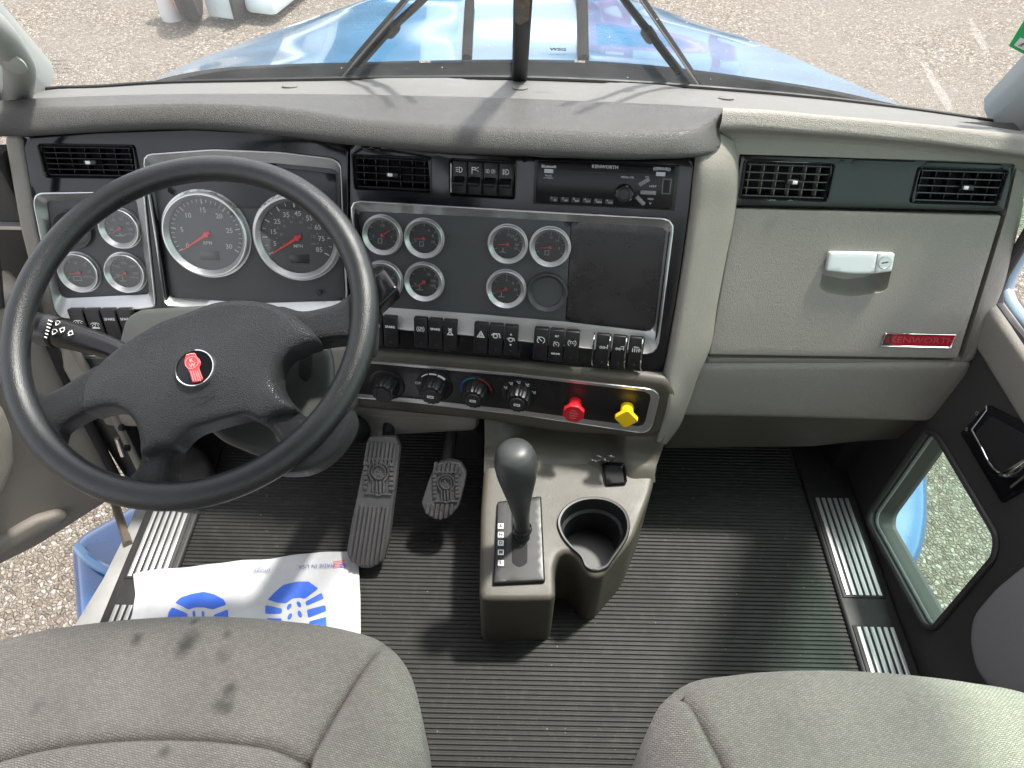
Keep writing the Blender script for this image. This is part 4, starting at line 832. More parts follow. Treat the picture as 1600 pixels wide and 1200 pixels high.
# ---- lower dash
KP = tiltplane(GL.w(1300, 560), 0, R(8)); kn_ = rnd(KP.poly([(1080, 566), (1300, 565), (1524, 563), (1513, 592), (1456, 661), (1250, 655), (1052, 651), (1062, 610)]), [.02, .01, .02, .02, .02, .02, .02, .02])
mk('knee_pad', pad(KP.up(.004), kn_, .016, .05, .02, drop=(0, .14, -.05)), M_['beige'], dash)
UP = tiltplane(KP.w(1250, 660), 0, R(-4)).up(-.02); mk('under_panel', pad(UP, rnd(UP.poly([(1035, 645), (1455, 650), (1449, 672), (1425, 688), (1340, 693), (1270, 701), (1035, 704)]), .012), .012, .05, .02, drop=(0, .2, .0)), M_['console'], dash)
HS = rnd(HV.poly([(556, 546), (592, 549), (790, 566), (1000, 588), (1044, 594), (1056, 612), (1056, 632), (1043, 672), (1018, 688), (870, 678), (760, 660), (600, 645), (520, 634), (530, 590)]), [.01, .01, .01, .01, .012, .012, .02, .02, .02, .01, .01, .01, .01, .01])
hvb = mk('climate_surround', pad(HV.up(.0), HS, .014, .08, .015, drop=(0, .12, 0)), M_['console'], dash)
HO = HV.poly([(540, 563), (588, 565), (800, 584), (1010, 607), (1026, 611), (1031, 621), (1020, 665), (1013, 675), (1003, 677), (820, 650), (640, 629), (530, 620)], .003); HI = HV.poly([(545, 568), (588, 569), (800, 588), (1006, 612), (1015, 615), (1017, 622), (1008, 660), (1004, 666), (997, 667), (820, 643), (640, 623), (535, 614)], .0035)
mk('climate_trim', ringpad(HV, rnd(HO, .004), rnd(HI, .003), .0035, .0025, .0015, .004, 120), M_['silver'], dash)
mk('climate_panel', pad(HV.up(.0022), HI, .0004, .003, .02), pm('climate_black', (.014, .013, .014), .32, var=.1), dash)
HP = HV.up(.0026)
def climate_knob(cx, cy, rpx, marks):
    a, c = HP.h(cx, cy); r_ = rpx*HP.mpp(cx, cy); Mk = HP.M(a, c)
    k = mk('climate_knob', lathe([(r_, 0), (r_*.99, .0015), (r_*.95, .0022), (r_*.70, .0024)], 48, True), M_['black'], dash, M=Mk)
    fl = lambda t, z: 1+(.045*math.cos(14*t) if z > .004 else 0)
    mk('grip', lathe([(r_*.72, .002), (r_*.70, .006), (r_*.62, .026), (r_*.58, .029), (r_*.42, .030), (r_*.36, .0285), (.0001, .0285)], 84, True, fl), M_['black'], k, M=Mk, ang=50)
    mk('cap_ring', lathe([(r_*.42, .0288), (r_*.42, .0315), (r_*.35, .032), (r_*.33, .0305), (.0001, .0305)], 32), M_['rubber'], k, M=Mk)
    if marks == 'fan':
        mk('print', xf(flat([[((r_*q)*math.cos(R(t)), (r_*q)*math.sin(R(t))) for q, t in [(.90, a0+(a1-a0)*i/6) for i in range(7)]+[(.90-th, a1+(a0-a1)*i/6) for i in range(7)]] for a0, a1, th in ((140, 112, .05), (107, 80, .09), (75, 45, .13))]), tr(0, 0, .0024)), M_['white'], k, M=Mk, smooth=False)
        mk('print', xf(text_geo('OFF', r_*.25), tr(-r_*.84, r_*.1, .0024)), M_['white'], k, M=Mk, smooth=False)
    elif marks == 'temp':
        for a0, a1, mm in ((190, 145, 'blueprint'), (142, 95, 'cyan'), (80, 10, 'redp')): mk('print', xf(flat(stroke(circ(0, 0, r_*.88, 14, a0, a1), r_*.07)), tr(0, 0, .0024)), M_[mm], k, M=Mk, smooth=False)
    elif marks == 'mode':
        for t in (155, 125, 95, 62, 20): mk('print', xf(flat([[(px*r_*.10, py*r_*.10) for px, py in P] for P in stroke([(-1, .6), (-.2, -.2), (-.2, -.8), (.8, -.8)], .3)+stroke(circ(.5, .4, .35, 8), .25)]), tr(r_*.85*math.cos(R(t)), r_*.85*math.sin(R(t)), .0024)), M_['white'], k, M=Mk, smooth=False)
    if marks != 'plain': mk('cap_icon', xf(flat(stroke([(-r_*.15, -r_*.08), (r_*.15, -r_*.08), (r_*.15, r_*.03), (-r_*.15, r_*.03)], r_*.05, True)), tr(0, 0, .0318)), M_['white'], k, M=Mk, smooth=False)
for a in ((605, 601, 27, 'plain'), (679, 603, 28, 'fan'), (744, 609, 27, 'temp'), (812, 615, 28, 'mode')): climate_knob(*a)
def valve(cx, cy, tx_, ty_, poly, mat, name, letters):
    a, c = HP.h(cx, cy); Mk = HP.M(a, c); v = mk(name, lathe([(.012, 0), (.012, .018), (.015, .026), (.013, .030)], 32), mat, dash, M=Mk)
    LPk = Plane((0, 0, .028), (1, 0, 0), (0, 1, 0)); mk('knob_face', pad(LPk, poly, .002, .007, .006, h0=.007), mat, v, M=Mk)
    if letters: mk('lettering', xf(join(*[xf(text_geo(s, .0042), tr(0, yy)) for s, yy in letters]), tr(0, 0, .0352)), pm('moulded_letters', (.75, .35, .35), .4), v, M=Mk, smooth=False)
ro = .0205; valve(899, 628, 0, 0, rnd([(ro*math.cos(R(22.5+45*i)), ro*math.sin(R(22.5+45*i))) for i in range(8)], .002, 3), M_['red'], 'red_brake_knob', [('PULL', .009), ('TRAILER', .003), ('SUPPLY', -.003), ('PUSH', -.009)])
ry = .0225; valve(980, 636, 0, 0, rnd([(ry, 0), (0, ry), (-ry, 0), (0, -ry)], .005, 4), M_['yellow'], 'yellow_brake_knob', None)
TRP = HV.up(-.03); mk('lower_tray', pad(TRP, rnd(TRP.poly([(548, 636), (747, 650), (748, 666), (741, 675), (546, 686), (538, 674)]), .008), .010, .05, .012, drop=(0, .12, .02)), M_['taupe'], dash)
mk('tray_inset', pad(TRP.up(.002), rnd(TRP.poly([(560, 648), (745, 657), (744, 666), (740, 671), (562, 676), (553, 668)], .002), .006), .003, .003, .012), M_['taupe'], dash)
mk('pedal_bracket', pad(TRP.up(-.08), rnd(TRP.poly([(698, 676), (742, 670), (756, 690), (752, 742), (742, 738), (722, 716), (700, 712)], -.08), .005), .003, .03, .02), M_['matte'], dash)
# driver's side lower dash
KD = tiltplane(DD.w(300, 540), 0, R(4)); mk('driver_knee_pad', pad(KD, rnd(KD.poly([(110, 540), (556, 541), (560, 640), (500, 668), (215, 670), (162, 668), (150, 640), (128, 600)]), .015), .012, .06, .02, drop=(0, .14, -.02)), M_['taupe'], dash)
so_ = KD.poly([(104, 560), (110, 556), (240, 553), (240, 600), (112, 600), (109, 586)], .003); si_ = KD.poly([(113, 567), (118, 563), (236, 560), (236, 595), (122, 595), (119, 586)], .003)
mk('lower_trim', ringpad(KD, rnd(so_, .003), rnd(si_, .003), .004, -.001, .0015, .004, 80), M_['silver'], dash); mk('lower_panel', pad(KD.up(.001), si_, .0005, .002, .02), M_['dial'], dash)
mk('dash_end', pad(DD.up(.003), rnd(DD.poly([(4, 212), (33, 212), (57, 357), (90, 492), (112, 540), (132, 575), (140, 640), (120, 618), (92, 570), (60, 480), (29, 355)], .003), .01), .008, .1, .015, drop=(-.012, .16, -.03)), M_['beige'], dash)
# ================================================================ STEERING COLUMN AND WHEEL
SC = WH.up(-.075)
col = root('steering_column', 'grey steering column shroud behind the black wheel', 'steering column', SC.w(350, 570))
so_ = rnd(SC.poly([(180, 545), (192, 496), (215, 480), (330, 473), (440, 479), (502, 500), (520, 560), (522, 640), (470, 700), (438, 716), (400, 711), (345, 688), (300, 650), (205, 600)]), [.012, .015, .015, .01, .02, .02, .01, .02, .02, .01, .01, .01, .01, .012])
sp_ = resamp(so_ if area(so_) > 0 else so_[::-1], .014); sc_ = SC.h(345, 575); lowp = np.array([SC.p(*(np.array(sc_)+(q-np.array(sc_))*.62), -.20) for q in sp_])
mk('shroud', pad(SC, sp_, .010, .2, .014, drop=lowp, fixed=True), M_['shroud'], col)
mk('shroud_slot', pad(SC.up(.0015), rnd(SC.poly([(472, 545), (489, 537), (487, 583), (479, 597), (468, 588), (467, 570)], .0015), .004), .001, .002, .01), M_['void'], col)
ax = -WH.n; c0 = SC.w(380, 600); mk('steering_shaft', tube([c0+ax*.1, c0+ax*.3, c0+ax*.62+np.array([0, .12, 0])], [.035, .03, .03], 20), M_['matte'], col)
SK = WH.up(-.045); pth = [SK.w(x, y) for x, y in ((200, 556), (175, 545), (120, 528), (95, 521))]
stk = mk('turn_signal_stalk', tube(crs(pth, 16), np.linspace(.0125, .0185, 16), 20), M_['black'], col, ang=50)
mk('stalk_tip', tube([SK.w(91, 520), SK.w(70, 515), SK.w(42, 508)], [.0185, .0205, .019], 24), pm('stalk_grey', (.035, .036, .04), .35), stk, ang=50)
mk('stalk_ring', tube([SK.w(92, 520.5), SK.w(87, 519)], .0200, 24), M_['void'], stk)
def stpt(px, py): return SK.h(px, py, .0195)
SKu = SK.up(.0196); icq = []
def stalkmark(px, py, polys, s, ang): a, c = SKu.h(px, py); return xf(flat([[(x*s, y*s) for x, y in P] for P in polys], .0006), SKu.M(a, c, 0, ang))
arrow = lambda sx: stroke([(sx*.2, .35), (sx*.2, .7), (sx*1.0, 0), (sx*.2, -.7), (sx*.2, -.35), (-sx*.1, -.35), (-sx*.1, .35)], .14, True)
icq = [stalkmark(104, 518, [[(x-.75, y) for x, y in P] for P in arrow(-1)]+[[(x+.75, y) for x, y in P] for P in arrow(1)], .0056, R(-17)), stalkmark(85, 519, stroke(circ(0, 0, .8, 10, 30, 150), .2)+stroke([(-.6, 0), (0, -.8), (.6, 0)], .2), .0045, R(-17)), stalkmark(90, 505, stroke(circ(0, 0, .8, 10, 30, 150), .2)+stroke([(-.6, 0), (0, -.8), (.6, 0)], .2), .004, R(-17))]
for i in range(6): icq.append(stalkmark(80-i*1.7, 502+i*5, [[(-.4-.12*(5-i), -.18), (.5, -.18), (.5, .18), (-.4-.12*(5-i), .18)]], .0042, R(-17)))
mk('stalk_markings', join(*icq), M_['white'], stk, smooth=False)
mk('trailer_brake_lever', pad(SC.up(.02), rnd(SC.poly([(560, 452), (600, 418), (622, 450), (590, 480), (575, 478)], .02), .004), .004, .022, .01), M_['piano'], col)
wheel = root('steering_wheel', 'black four spoke leather steering wheel with red hub emblem', 'steering wheel', WC)
RM, rm = .2120, .0165
def torus(Rm, r_, n=160, m=24):
    V = []; Fc = []
    for i in range(n):
        t = 2*math.pi*i/n
        for j in range(m):
            a = 2*math.pi*j/m; q = Rm+r_*math.cos(a); V.append((q*math.cos(t), q*math.sin(t), r_*math.sin(a)*.95))
    for i in range(n):
        for j in range(m): Fc.append([i*m+j, ((i+1) % n)*m+j, ((i+1) % n)*m+(j+1) % m, i*m+(j+1) % m])
    return V, Fc
mk('rim', torus(RM, rm), M_['rim'], wheel, M=WH.M(0, 0))
SPK = WH.up(-.003)
spk = {'L': [(150, 566), (120, 581), (90, 600), (62, 611), (40, 604), (22, 600), (28, 655), (60, 705), (76, 688), (82, 668), (100, 655), (128, 641), (160, 632), (175, 600)],
       'R': [(430, 474), (470, 481), (500, 476), (525, 468), (545, 452), (556, 425), (580, 470), (570, 545), (554, 532), (540, 526), (515, 527), (490, 531), (450, 548), (420, 520)],
       'D': [(216, 700), (212, 722), (202, 738), (185, 750), (165, 752), (195, 778), (235, 790), (300, 790), (290, 772), (268, 762), (258, 748), (258, 728), (270, 690), (250, 670)],
       'E': [(400, 650), (420, 670), (433, 688), (436, 703), (428, 716), (415, 728), (470, 735), (520, 705), (548, 640), (535, 622), (512, 637), (490, 650), (462, 640), (440, 625)]}
for k, P in spk.items(): mk('spoke', pad(SPK, crs(SPK.poly(P), 60, True), .014, .022, .008), M_['wheel'], wheel, ang=60)
cov = [(128, 600), (123, 622), (126, 641), (148, 636), (170, 634), (192, 643), (207, 660), (214, 685), (217, 709), (242, 699), (268, 693), (276, 683), (290, 671), (320, 660), (356, 650), (380, 646), (402, 654), (430, 643), (458, 636), (440, 614), (429, 590), (431, 570), (446, 549), (470, 537), (492, 528), (468, 498), (437, 477), (385, 466), (330, 470), (292, 484), (255, 497), (227, 511), (200, 528), (175, 545), (150, 568)]
CV = WH.up(.0135); CP = crs(CV.poly(cov), 200, True); ctr = CP.mean(0)
cover = mk('airbag_cover', pad(CV, CP, .010, .030, .0075, hf=lambda x, y, d: .011*(1-np.exp(-d/.05))), M_['wheel'], wheel, ang=60)
EP = WH.up(.0275); e0 = EP.h(303, 574); re_ = 31*EP.mpp(303, 574); ea = R(-16); Me = EP.M(e0[0], e0[1], -.004, R(14)-math.pi/180*0)
em = mk('hub_emblem', lathe([(re_, -.008), (re_, .002), (re_*.96, .0035), (re_*.91, .0030), (re_*.90, .0015)], 64, False), M_['chrome'], wheel, M=Me)
mk('emblem_disc', lathe([(re_*.905, .0017), (re_*.7, .0022), (.0001, .0026)], 48), M_['piano'], em, M=Me)
tr_ = [(485, 430), (490, 405), (525, 392), (572, 390), (580, 415), (607, 440), (618, 480), (603, 512), (610, 540), (637, 612), (592, 635), (545, 639), (525, 560), (508, 528), (482, 495), (476, 455)]
Ei = np.array(Me.inverted()); 
def emb(pts): 
    out = []
    for x, y in pts:
        p = EP.w(200+x/5.454, 480+y/5.454); q = Ei[:3, :3]@p+Ei[:3, 3]; out.append((q[0], q[1]))
    return np.array(out)
LPz = Plane((0, 0, .0030), (1, 0, 0), (0, 1, 0))
mk('emblem_shield', pad(LPz, rnd(emb(tr_), .001, 3), .0008, .0012, .004, h0=.0008), M_['emblem'], em, M=Me)
pk_ = pm('pale_red_print', (.80, .30, .30), .4); cc = emb([(545, 472)])[0]; ang_ = math.atan2(*(emb([(545, 300)])[0]-emb([(590, 560)])[0])[::-1])-math.pi/2
lt = [xf(text_geo('K', re_*.30, bold=.0002), tr(cc[0]-.0003, cc[1]+re_*.11, .0044, ang_)), xf(text_geo('W', re_*.30, bold=.0002), tr(cc[0]+.0006, cc[1]-re_*.16, .0044, ang_))]
ln = [stroke([tuple(p) for p in emb([(x0, 545), (x1, 628)])], re_*.035) for x0, x1 in ((535, 560), (555, 580), (575, 602), (592, 620))]
mk('emblem_lettering', join(*lt, xf(flat(sum(ln, [])), tr(0, 0, .0042)), xf(flat(stroke([tuple(p) for p in emb([(500, 408), (530, 398), (566, 396)])], re_*.05)), tr(0, 0, .0042)), xf(flat(stroke(circ(cc[0], cc[1], re_*.32), re_*.03)), tr(0, 0, .0042))), pk_, em, M=Me, smooth=False)
AB = WH.up(.0232); a, c = AB.h(318, 617); Ma = AB.M(a, c, .0005, R(14))
mk('embossed_airbag_mark', xf(join(flat(stroke([(-.016, .001), (-.008, .004), (.012, .002), (.0145, .0045)], .0012)), flat(stroke([(-.012, -.0085), (-.010, -.004), (.0, -.0025), (.0145, .0025)], .0012)), xf(text_geo('SRS', .006), tr(.003, -.004))), Matrix()), M_['rim'], cover, M=Ma, smooth=False)
# ================================================================ CENTRE CONSOLE
CO = Plane((0, .60, .168), (1, 0, 0), (0, math.cos(R(6)), math.sin(R(6))))
con = root('center_console', 'taupe center console with gear lever and cup holder on the floor', 'console', (.05, .75, 0))
cout = [(757, 715), (751, 800), (749, 926), (755, 937), (800, 938), (861, 937), (868, 929), (867, 885), (873, 868), (886, 863), (899, 870), (909, 884), (917, 897), (930, 903), (943, 899), (955, 884), (972, 864), (990, 842), (1004, 806), (1018, 770), (1030, 715)]
cin = [(872, 816), (880, 798), (900, 784), (927, 779), (955, 784), (975, 799), (982, 818), (980, 838), (970, 856), (958, 873), (946, 888), (930, 892), (916, 887), (908, 871), (892, 856), (878, 838)]
cupo = crs(CO.poly(cin), 80, True); co_ = rnd(CO.poly(cout), [.01, .02, .008, .004, .01, .006, .004, .008, .008, .008, .01, .01, .008, .008, .008, .01, .02, .02, .02, .02, .02])
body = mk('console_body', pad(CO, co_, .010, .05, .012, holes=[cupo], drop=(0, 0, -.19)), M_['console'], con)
# fix cup wall: its own liner
rim_o = scaled(cupo, 1.0); rows = []
for s_, hh in ((1.035, -.001), (1.03, .004), (1.005, .0055), (.95, .005), (.925, .001), (.90, -.03), (.82, -.034), (.78, -.105)):
    q = scaled(cupo, s_); rows.append([CO.p(a, c, hh) for a, c in q])
lin = join(grid(rows, True), ([tuple(p) for p in rows[-1]], [list(range(len(cupo)))]))
mk('cup_holder', lin, pm('dark_cup_rubber', (.018, .019, .0185), .45, grain='noise', gs=900, gd=.0001), con, ang=45)
# rear wall rising to the dash and moulded bin
yw = .885; bw = yp(yw)
rows = []
for x in (757, 775, 830, 900, 960, 985, 1005, 1024, 1040):
    b = CO.w(min(x, 1022), 716 if x < 985 else 730); t = HV.w(x, 650+(x-757)*.10, -.012); dz = .0 if 830 <= x <= 960 else .010
    if x >= 985: dz = .02
    rows.append([b+np.array([0, -.03, -.008]), b+np.array([0, -.010, dz*.5]), b*.55+t*.45+np.array([0, .012-dz+(.05 if 830 <= x <= 960 else 0), -.012]), t+np.array([0, -.004+(.08 if 830 <= x <= 960 else 0), -.01]), t+np.array([0, .03+(.08 if 830 <= x <= 960 else 0), .02])])
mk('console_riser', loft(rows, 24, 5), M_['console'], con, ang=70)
for s_, xx in ((-1, 757), (1, 1030)): pass
PKT = CO.up(.006); mk('coin_pocket', join(*[ (lambda g: g)(ringpad(PKT, rnd(PKT.poly([(940, 722), (976, 724), (980, 755), (947, 757)]), .005), rnd(PKT.poly([(944, 725), (972, 727), (976, 752), (950, 754)]), .004), .003, -.004, .001, .008, 60))]), M_['piano'], con)
mk('pocket_floor', pad(PKT.up(-.0035), PKT.poly([(943, 724), (973, 726), (977, 754), (949, 755)]), .0005, .002, .02), M_['void'], con)
for x in (933, 953):
    a, c = CO.h(x, 716, .014); mk('key_ring', xf(tube([(.0095*math.cos(t), .0065*math.sin(t), 0) for t in np.linspace(0, 2*math.pi, 24)], .0019, 6, False), CO.M(a, c, .014, R(10))), M_['chrome'], con)
gp = CO.up(.009); gq = rnd(gp.poly([(777, 783), (846, 774), (852, 908), (770, 912)]), .004)
gpl = mk('gear_plate', pad(gp, gq, .004, .012, .01), M_['black'], con)
mk('gear_slot', pad(gp.up(.0008), rnd(gp.poly([(799, 800), (824, 800), (824, 880), (812, 887), (800, 880)]), .006), .0005, .001, .01), M_['void'], gpl)
mk('shift_strip', pad(gp.up(.0006), rnd(gp.poly([(778, 786), (792, 784), (791, 886), (776, 888)]), .002), .0004, .001, .01), M_['matte'], gpl)
for t, py in (('R', 822.5), ('N', 836), ('D', 849), ('M', 863.5), ('L', 880)):
    a, c = gp.h(782.5, py); sq_ = .0052; tl = mk('gear_tile', xf(box(-sq_, sq_, -sq_, sq_, 0, .0012, .0004), gp.M(a, c, .0006)), M_['white'], gpl)
    mk('gear_letter', xf(text_geo(t, .0085, bold=.0004), gp.M(a, c, .0019)), M_['matte'], tl, smooth=False)
base = gp.w(817, 838); topd = ray(804, 701); 
best = min(((np.linalg.norm(CAM+topd*t-base)-.250)**2, t) for t in np.linspace(.8, 1.3, 2000))[1]; tp_ = CAM+topd*best; axv = (tp_-base)/np.linalg.norm(tp_-base)
sx_ = np.array([1., 0, 0]); sx_ -= axv*(sx_@axv); sx_ /= np.linalg.norm(sx_); sy_ = np.cross(axv, sx_)
Mg = Matrix(((sx_[0], sy_[0], axv[0], base[0]), (sx_[1], sy_[1], axv[1], base[1]), (sx_[2], sy_[2], axv[2], base[2]), (0, 0, 0, 1)))
pr = crs([(.013, -.02), (.0135, .02), (.0140, .045), (.0158, .075), (.0205, .115), (.0275, .155), (.0335, .193), (.0345, .212), (.0325, .230), (.0255, .2455), (.013, .2515), (.0003, .2525)], 40)
mk('gear_lever', lathe([tuple(p) for p in pr], 40), pm('worn_grey_knob', (.040, .043, .042), .42, var=.25, vs=22, grain='noise', gs=900, gd=.0001), con, M=Mg)
mk('lever_collar', lathe([(.0155, .018), (.0175, .022), (.0175, .027), (.0155, .031)], 32, False), M_['rubber'], con, M=Mg)
RF = Plane((0, .598, .08), (1, 0, 0), (0, 0, 1)); a, c = RF.h(808, 968); a2_ = np.array([-.005, 0]); 
mk('moulded_emblem', xf(flat(stroke([(-.016, .007), (.016, .006)], .0015)+stroke([(-.006, .002), (.0, -.004), (.008, .003)], .0015)+stroke([(-.004, -.007), (-.004, -.015)], .0015)+stroke([(.004, -.007), (.004, -.015)], .0015)+stroke(circ(.002, -.001, .006), .0013)), RF.M(a, c, .001)), M_['taupe'], con, smooth=False)
# ================================================================ PEDALS AND FOOT REST
def pedal(name, label, pl, outline, lines, nrib, cx, cy, s, stem):
    o = root(name, label, 'pedal', pl.w(cx, cy)); P = rnd(pl.poly(outline), .006)
    t = mk('tread_pad', pad(pl, P, .003, .018, .012), M_['pedal'], o)
    (tl, tr2, br, bl_) = [pl.h(*q) for q in lines]
    for k in range(nrib):
        f0, f1 = (k+.16)/nrib, (k+.84)/nrib
        for (t0, t1) in RIBSEG:
            if t0 > 0 and t1 < 1: continue
            q = [tl+(tr2-tl)*f0, tl+(tr2-tl)*f1, bl_+(br-bl_)*f1, bl_+(br-bl_)*f0]
            A_ = [q[0]+(q[3]-q[0])*t0, q[1]+(q[2]-q[1])*t0, q[1]+(q[2]-q[1])*t1, q[0]+(q[3]-q[0])*t1]
            A_ = [x for x in A_]; A_ = np.array(A_)
            if not inside(A_.mean(0)[None], P)[0]: continue
            # clip rib ends to the pad outline
            for tt in np.linspace(0, 1, 25):
                if inside(A_[:2]+(A_[3]-A_[0])*tt*.5, P).all(): A_[:2] = A_[:2]+(A_[3]-A_[0])*tt*.5; break
            for tt in np.linspace(0, 1, 25):
                if inside(A_[2:]-(A_[3]-A_[0])*tt*.5, P).all(): A_[2:] = A_[2:]-(A_[3]-A_[0])*tt*.5; break
            mk('rib', pad(pl.up(.004), A_, .0015, .005, .02), M_['pedal'], t)
    ux_ = (tr2-tl)/np.linalg.norm(tr2-tl); an = math.atan2(ux_[1], ux_[0]); a, c = pl.h(cx, cy); Mp = pl.M(a, c, .0005, an); r_ = s
    lg = join(flat(stroke(circ(0, 0, r_), r_*.16), .003), flat(stroke(circ(0, 0, r_*1.45, 20, -35, 215), r_*.2), .003), flat(stroke([(-r_*1.15, -r_*.9), (-r_*.8, -r_*1.3), (-r_*.8, -r_*2.9)], r_*.2)+stroke([(r_*1.15, -r_*.9), (r_*.8, -r_*1.3), (r_*.8, -r_*2.9)], r_*.2)+stroke([(-r_*.27, -r_*1.4), (-r_*.27, -r_*2.9)], r_*.22)+stroke([(r_*.27, -r_*1.4), (r_*.27, -r_*2.9)], r_*.22), .003),
              flat(stroke([(-r_*1.9, r_*1.9), (r_*1.9, r_*1.9)], r_*.2)+stroke([(-r_*1.9, -r_*3.2), (-r_*.5, -r_*3.2), (0, -r_*3.45), (r_*.5, -r_*3.2), (r_*1.9, -r_*3.2)], r_*.2)+sum([stroke([(sx*r_*1.75, r_*yy), (sx*r_*2.05, r_*yy)], r_*.45) for sx in (-1, 1) for yy in (1.2, .5, -.2, -.9, -1.6, -2.3)], []), .003),
              xf(text_geo('K', r_*.75, bold=.0004), tr(-r_*.1, r_*.32, .001)), xf(text_geo('W', r_*.75, bold=.0004), tr(r_*.1, -r_*.38, .001)))
    mk('moulded_logo', lg, M_['pedal'], t, M=Mp, smooth=False)
    mk('pedal_arm', tube(stem, .013, 12), M_['matte'], o)
b0 = zp(.035).w(570, 884); AC = Plane(b0, (math.cos(R(-5)), math.sin(R(-5)), 0), (0, math.cos(R(48)), math.sin(R(48))))
RIBSEG = [(0, .19), (.52, 1)]
p_ = AC.w(595, 730, -.02); pedal('accelerator_pedal', 'long black ribbed accelerator pedal beside the white paper mat', AC, [(575, 683), (617, 683), (624, 700), (607, 845), (599, 877), (581, 888), (566, 888), (547, 878), (541, 863), (549, 816), (569, 720)], [(573, 690), (622, 692), (598, 884), (541, 880)], 8, 592, 737, .0135, [p_, p_+np.array([0, .1, -.02]), p_+np.array([0, .2, .05])])
b0 = zp(.14).w(692, 768); BK = Plane(b0, (math.cos(R(-4)), math.sin(R(-4)), 0), (.0, math.cos(R(52)), math.sin(R(52))))
RIBSEG = [(0, .2), (.72, 1)]
p_ = BK.w(692, 760, -.02); pedal('brake_pedal', 'short rounded black brake pedal left of the console', BK, [(683, 725), (702, 720), (719, 724), (728, 741), (724, 764), (716, 793), (703, 808), (683, 813), (665, 803), (658, 787), (668, 756), (676, 735)], [(678, 722), (724, 722), (714, 812), (662, 812)], 7, 697, 754, .0115, [p_, p_+np.array([.01, .12, .02]), p_+np.array([.02, .28, .06])])
FR = zp(.06); o = mk('foot_rest', pad(FR, rnd(FR.poly([(225, 690), (300, 686), (322, 700), (329, 725), (325, 750), (306, 770), (225, 772)]), .025), .02, .06, .015), M_['rubber']); props(o, 'dark rounded foot rest beside the left sill', 'foot rest')
# ================================================================ SEATS
SEAT = zp(.50); SE = zp(.462)
def seat(name, label, front, sides, seams, mat, loc):
    o = root(name, label, 'seat', loc); P = [tuple(q) for q in crs(SE.poly(front), 60)]+sides
    g = [(crs(SEAT.poly(s), 60), .0045, .010) for s in seams]
    c = mk('cushion', pad(SEAT, np.array(P), .055, .16, .013, grooves=g, steps=6, hf=lambda x, y, d: .014*(1-np.exp(-d/.12))), mat, o, ang=70)
    mk('seat_base', box(min(p[0] for p in P)+.06, max(p[0] for p in P)-.06, -.12, max(p[1] for p in P)-.1, .0, .30, .02), M_['matte'], o)
    return o
SL = (-.37, .15, .02); SR_ = (.42, .15, .02)
stn = [(300, 966, .005, .75), (216, 1001, .006, .7), (299, 1003, .010, .65), (290, 1016, .009, .6), (350, 1028, .008, .4), (356, 992, .005, .5), (363, 1082, .007, .75), (348, 1106, .008, .55), (360, 1112, .006, .5), (262, 1180, .005, .6), (65, 1106, .007, .3)]
STN = []
for x, y, r_, k in stn: p = SEAT.w(x, y)-np.array(SL); STN.append((p[0], p[1], r_, k))
seat('driver_seat', 'grey woven driver seat cushion with dark stains', [(-95, 1120), (-80, 1045), (-45, 1014), (0, 1001), (60, 986), (150, 972), (250, 963), (330, 961), (450, 968), (540, 981), (598, 1000), (634, 1035), (653, 1090), (661, 1150), (665, 1230)], [(-.075, .1), (-.075, -.1), (-.12, -.15), (-.62, -.15), (-.67, -.1), (-.675, .1)],
     [[(592, 990), (578, 1025), (545, 1082), (512, 1138), (482, 1195), (450, 1270)], [(-90, 1225), (-50, 1207), (0, 1190), (100, 1168), (230, 1157), (350, 1161), (440, 1176), (482, 1196)]], fabric(STN), SL)
mf2 = fabric(()); mf2.name = 'plain_seat_fabric'
seat('passenger_seat', 'clean grey woven passenger seat cushion by the right door', [(1010, 1250), (1012, 1190), (1018, 1130), (1036, 1093), (1070, 1067), (1150, 1051), (1260, 1044), (1400, 1050), (1500, 1062), (1600, 1082), (1670, 1115), (1700, 1170)], [(.70, .1), (.70, -.1), (.66, -.15), (.20, -.15), (.155, -.1), (.15, .1)],
     [[(1058, 1066), (1078, 1092), (1105, 1148), (1132, 1202), (1150, 1250)]], mf2, SR_)
# ================================================================ SILL PLATES, PAPER MAT
def plate(label, x0, x1, y0, y1, n=6):
    o = root('sill_plate', label, 'sill plate', ((x0+x1)/2, (y0+y1)/2, .008), 'striped sill plates'); w_ = (x1-x0)/n
    mk('plate_base', box(x0-.004, x1+.004, y0-.004, y1+.004, .006, .0105, .001), M_['rubber'], o)
    for k in range(n): mk('stripe', box(x0+w_*(k+.18), x0+w_*(k+.78), y0, y1, .010, .0125, .0006), M_['alu'], o)
for nm, x0, x1, y0, y1, lab in (('sill_cover', -.770, -.657, -.3, 1.22, 'black rubber sill cover along the driver side of the floor'), ('sill_cover', .650, .756, -.3, 1.22, 'black rubber sill cover along the passenger door')):
    o = mk(nm, box(x0, x1, y0, y1, -.03, .008, .006, 3), M_['rubber']); props(o, lab, 'sill cover')
plate('silver striped sill plate beside the driver foot well', -.752, -.674, .700, .858)
plate('silver striped sill plate half under the white paper corner', -.752, -.674, .36, .640)
plate('longer silver striped sill plate under the passenger door window', .662, .738, .692, .920)
plate('silver striped sill plate next to the passenger seat front', .662, .738, .36, .627)
AL = zp(-.035); o = mk('door_sill', pad(AL, rnd(AL.poly([(95, 1010), (160, 905), (196, 832), (222, 768), (262, 768), (238, 820), (200, 905), (160, 1010)]), .006), .003, .05, .02), pm('grey_painted_sill', (.42, .42, .41), .4, .4, var=.12, vs=10, dirt=.2)); props(o, 'worn grey metal door sill on the driver side', 'door sill')
PP = zp(.0135); po = root('paper_floor_mat', 'white disposable paper floor mat printed with blue footprints', 'paper mat', PP.w(390, 950))
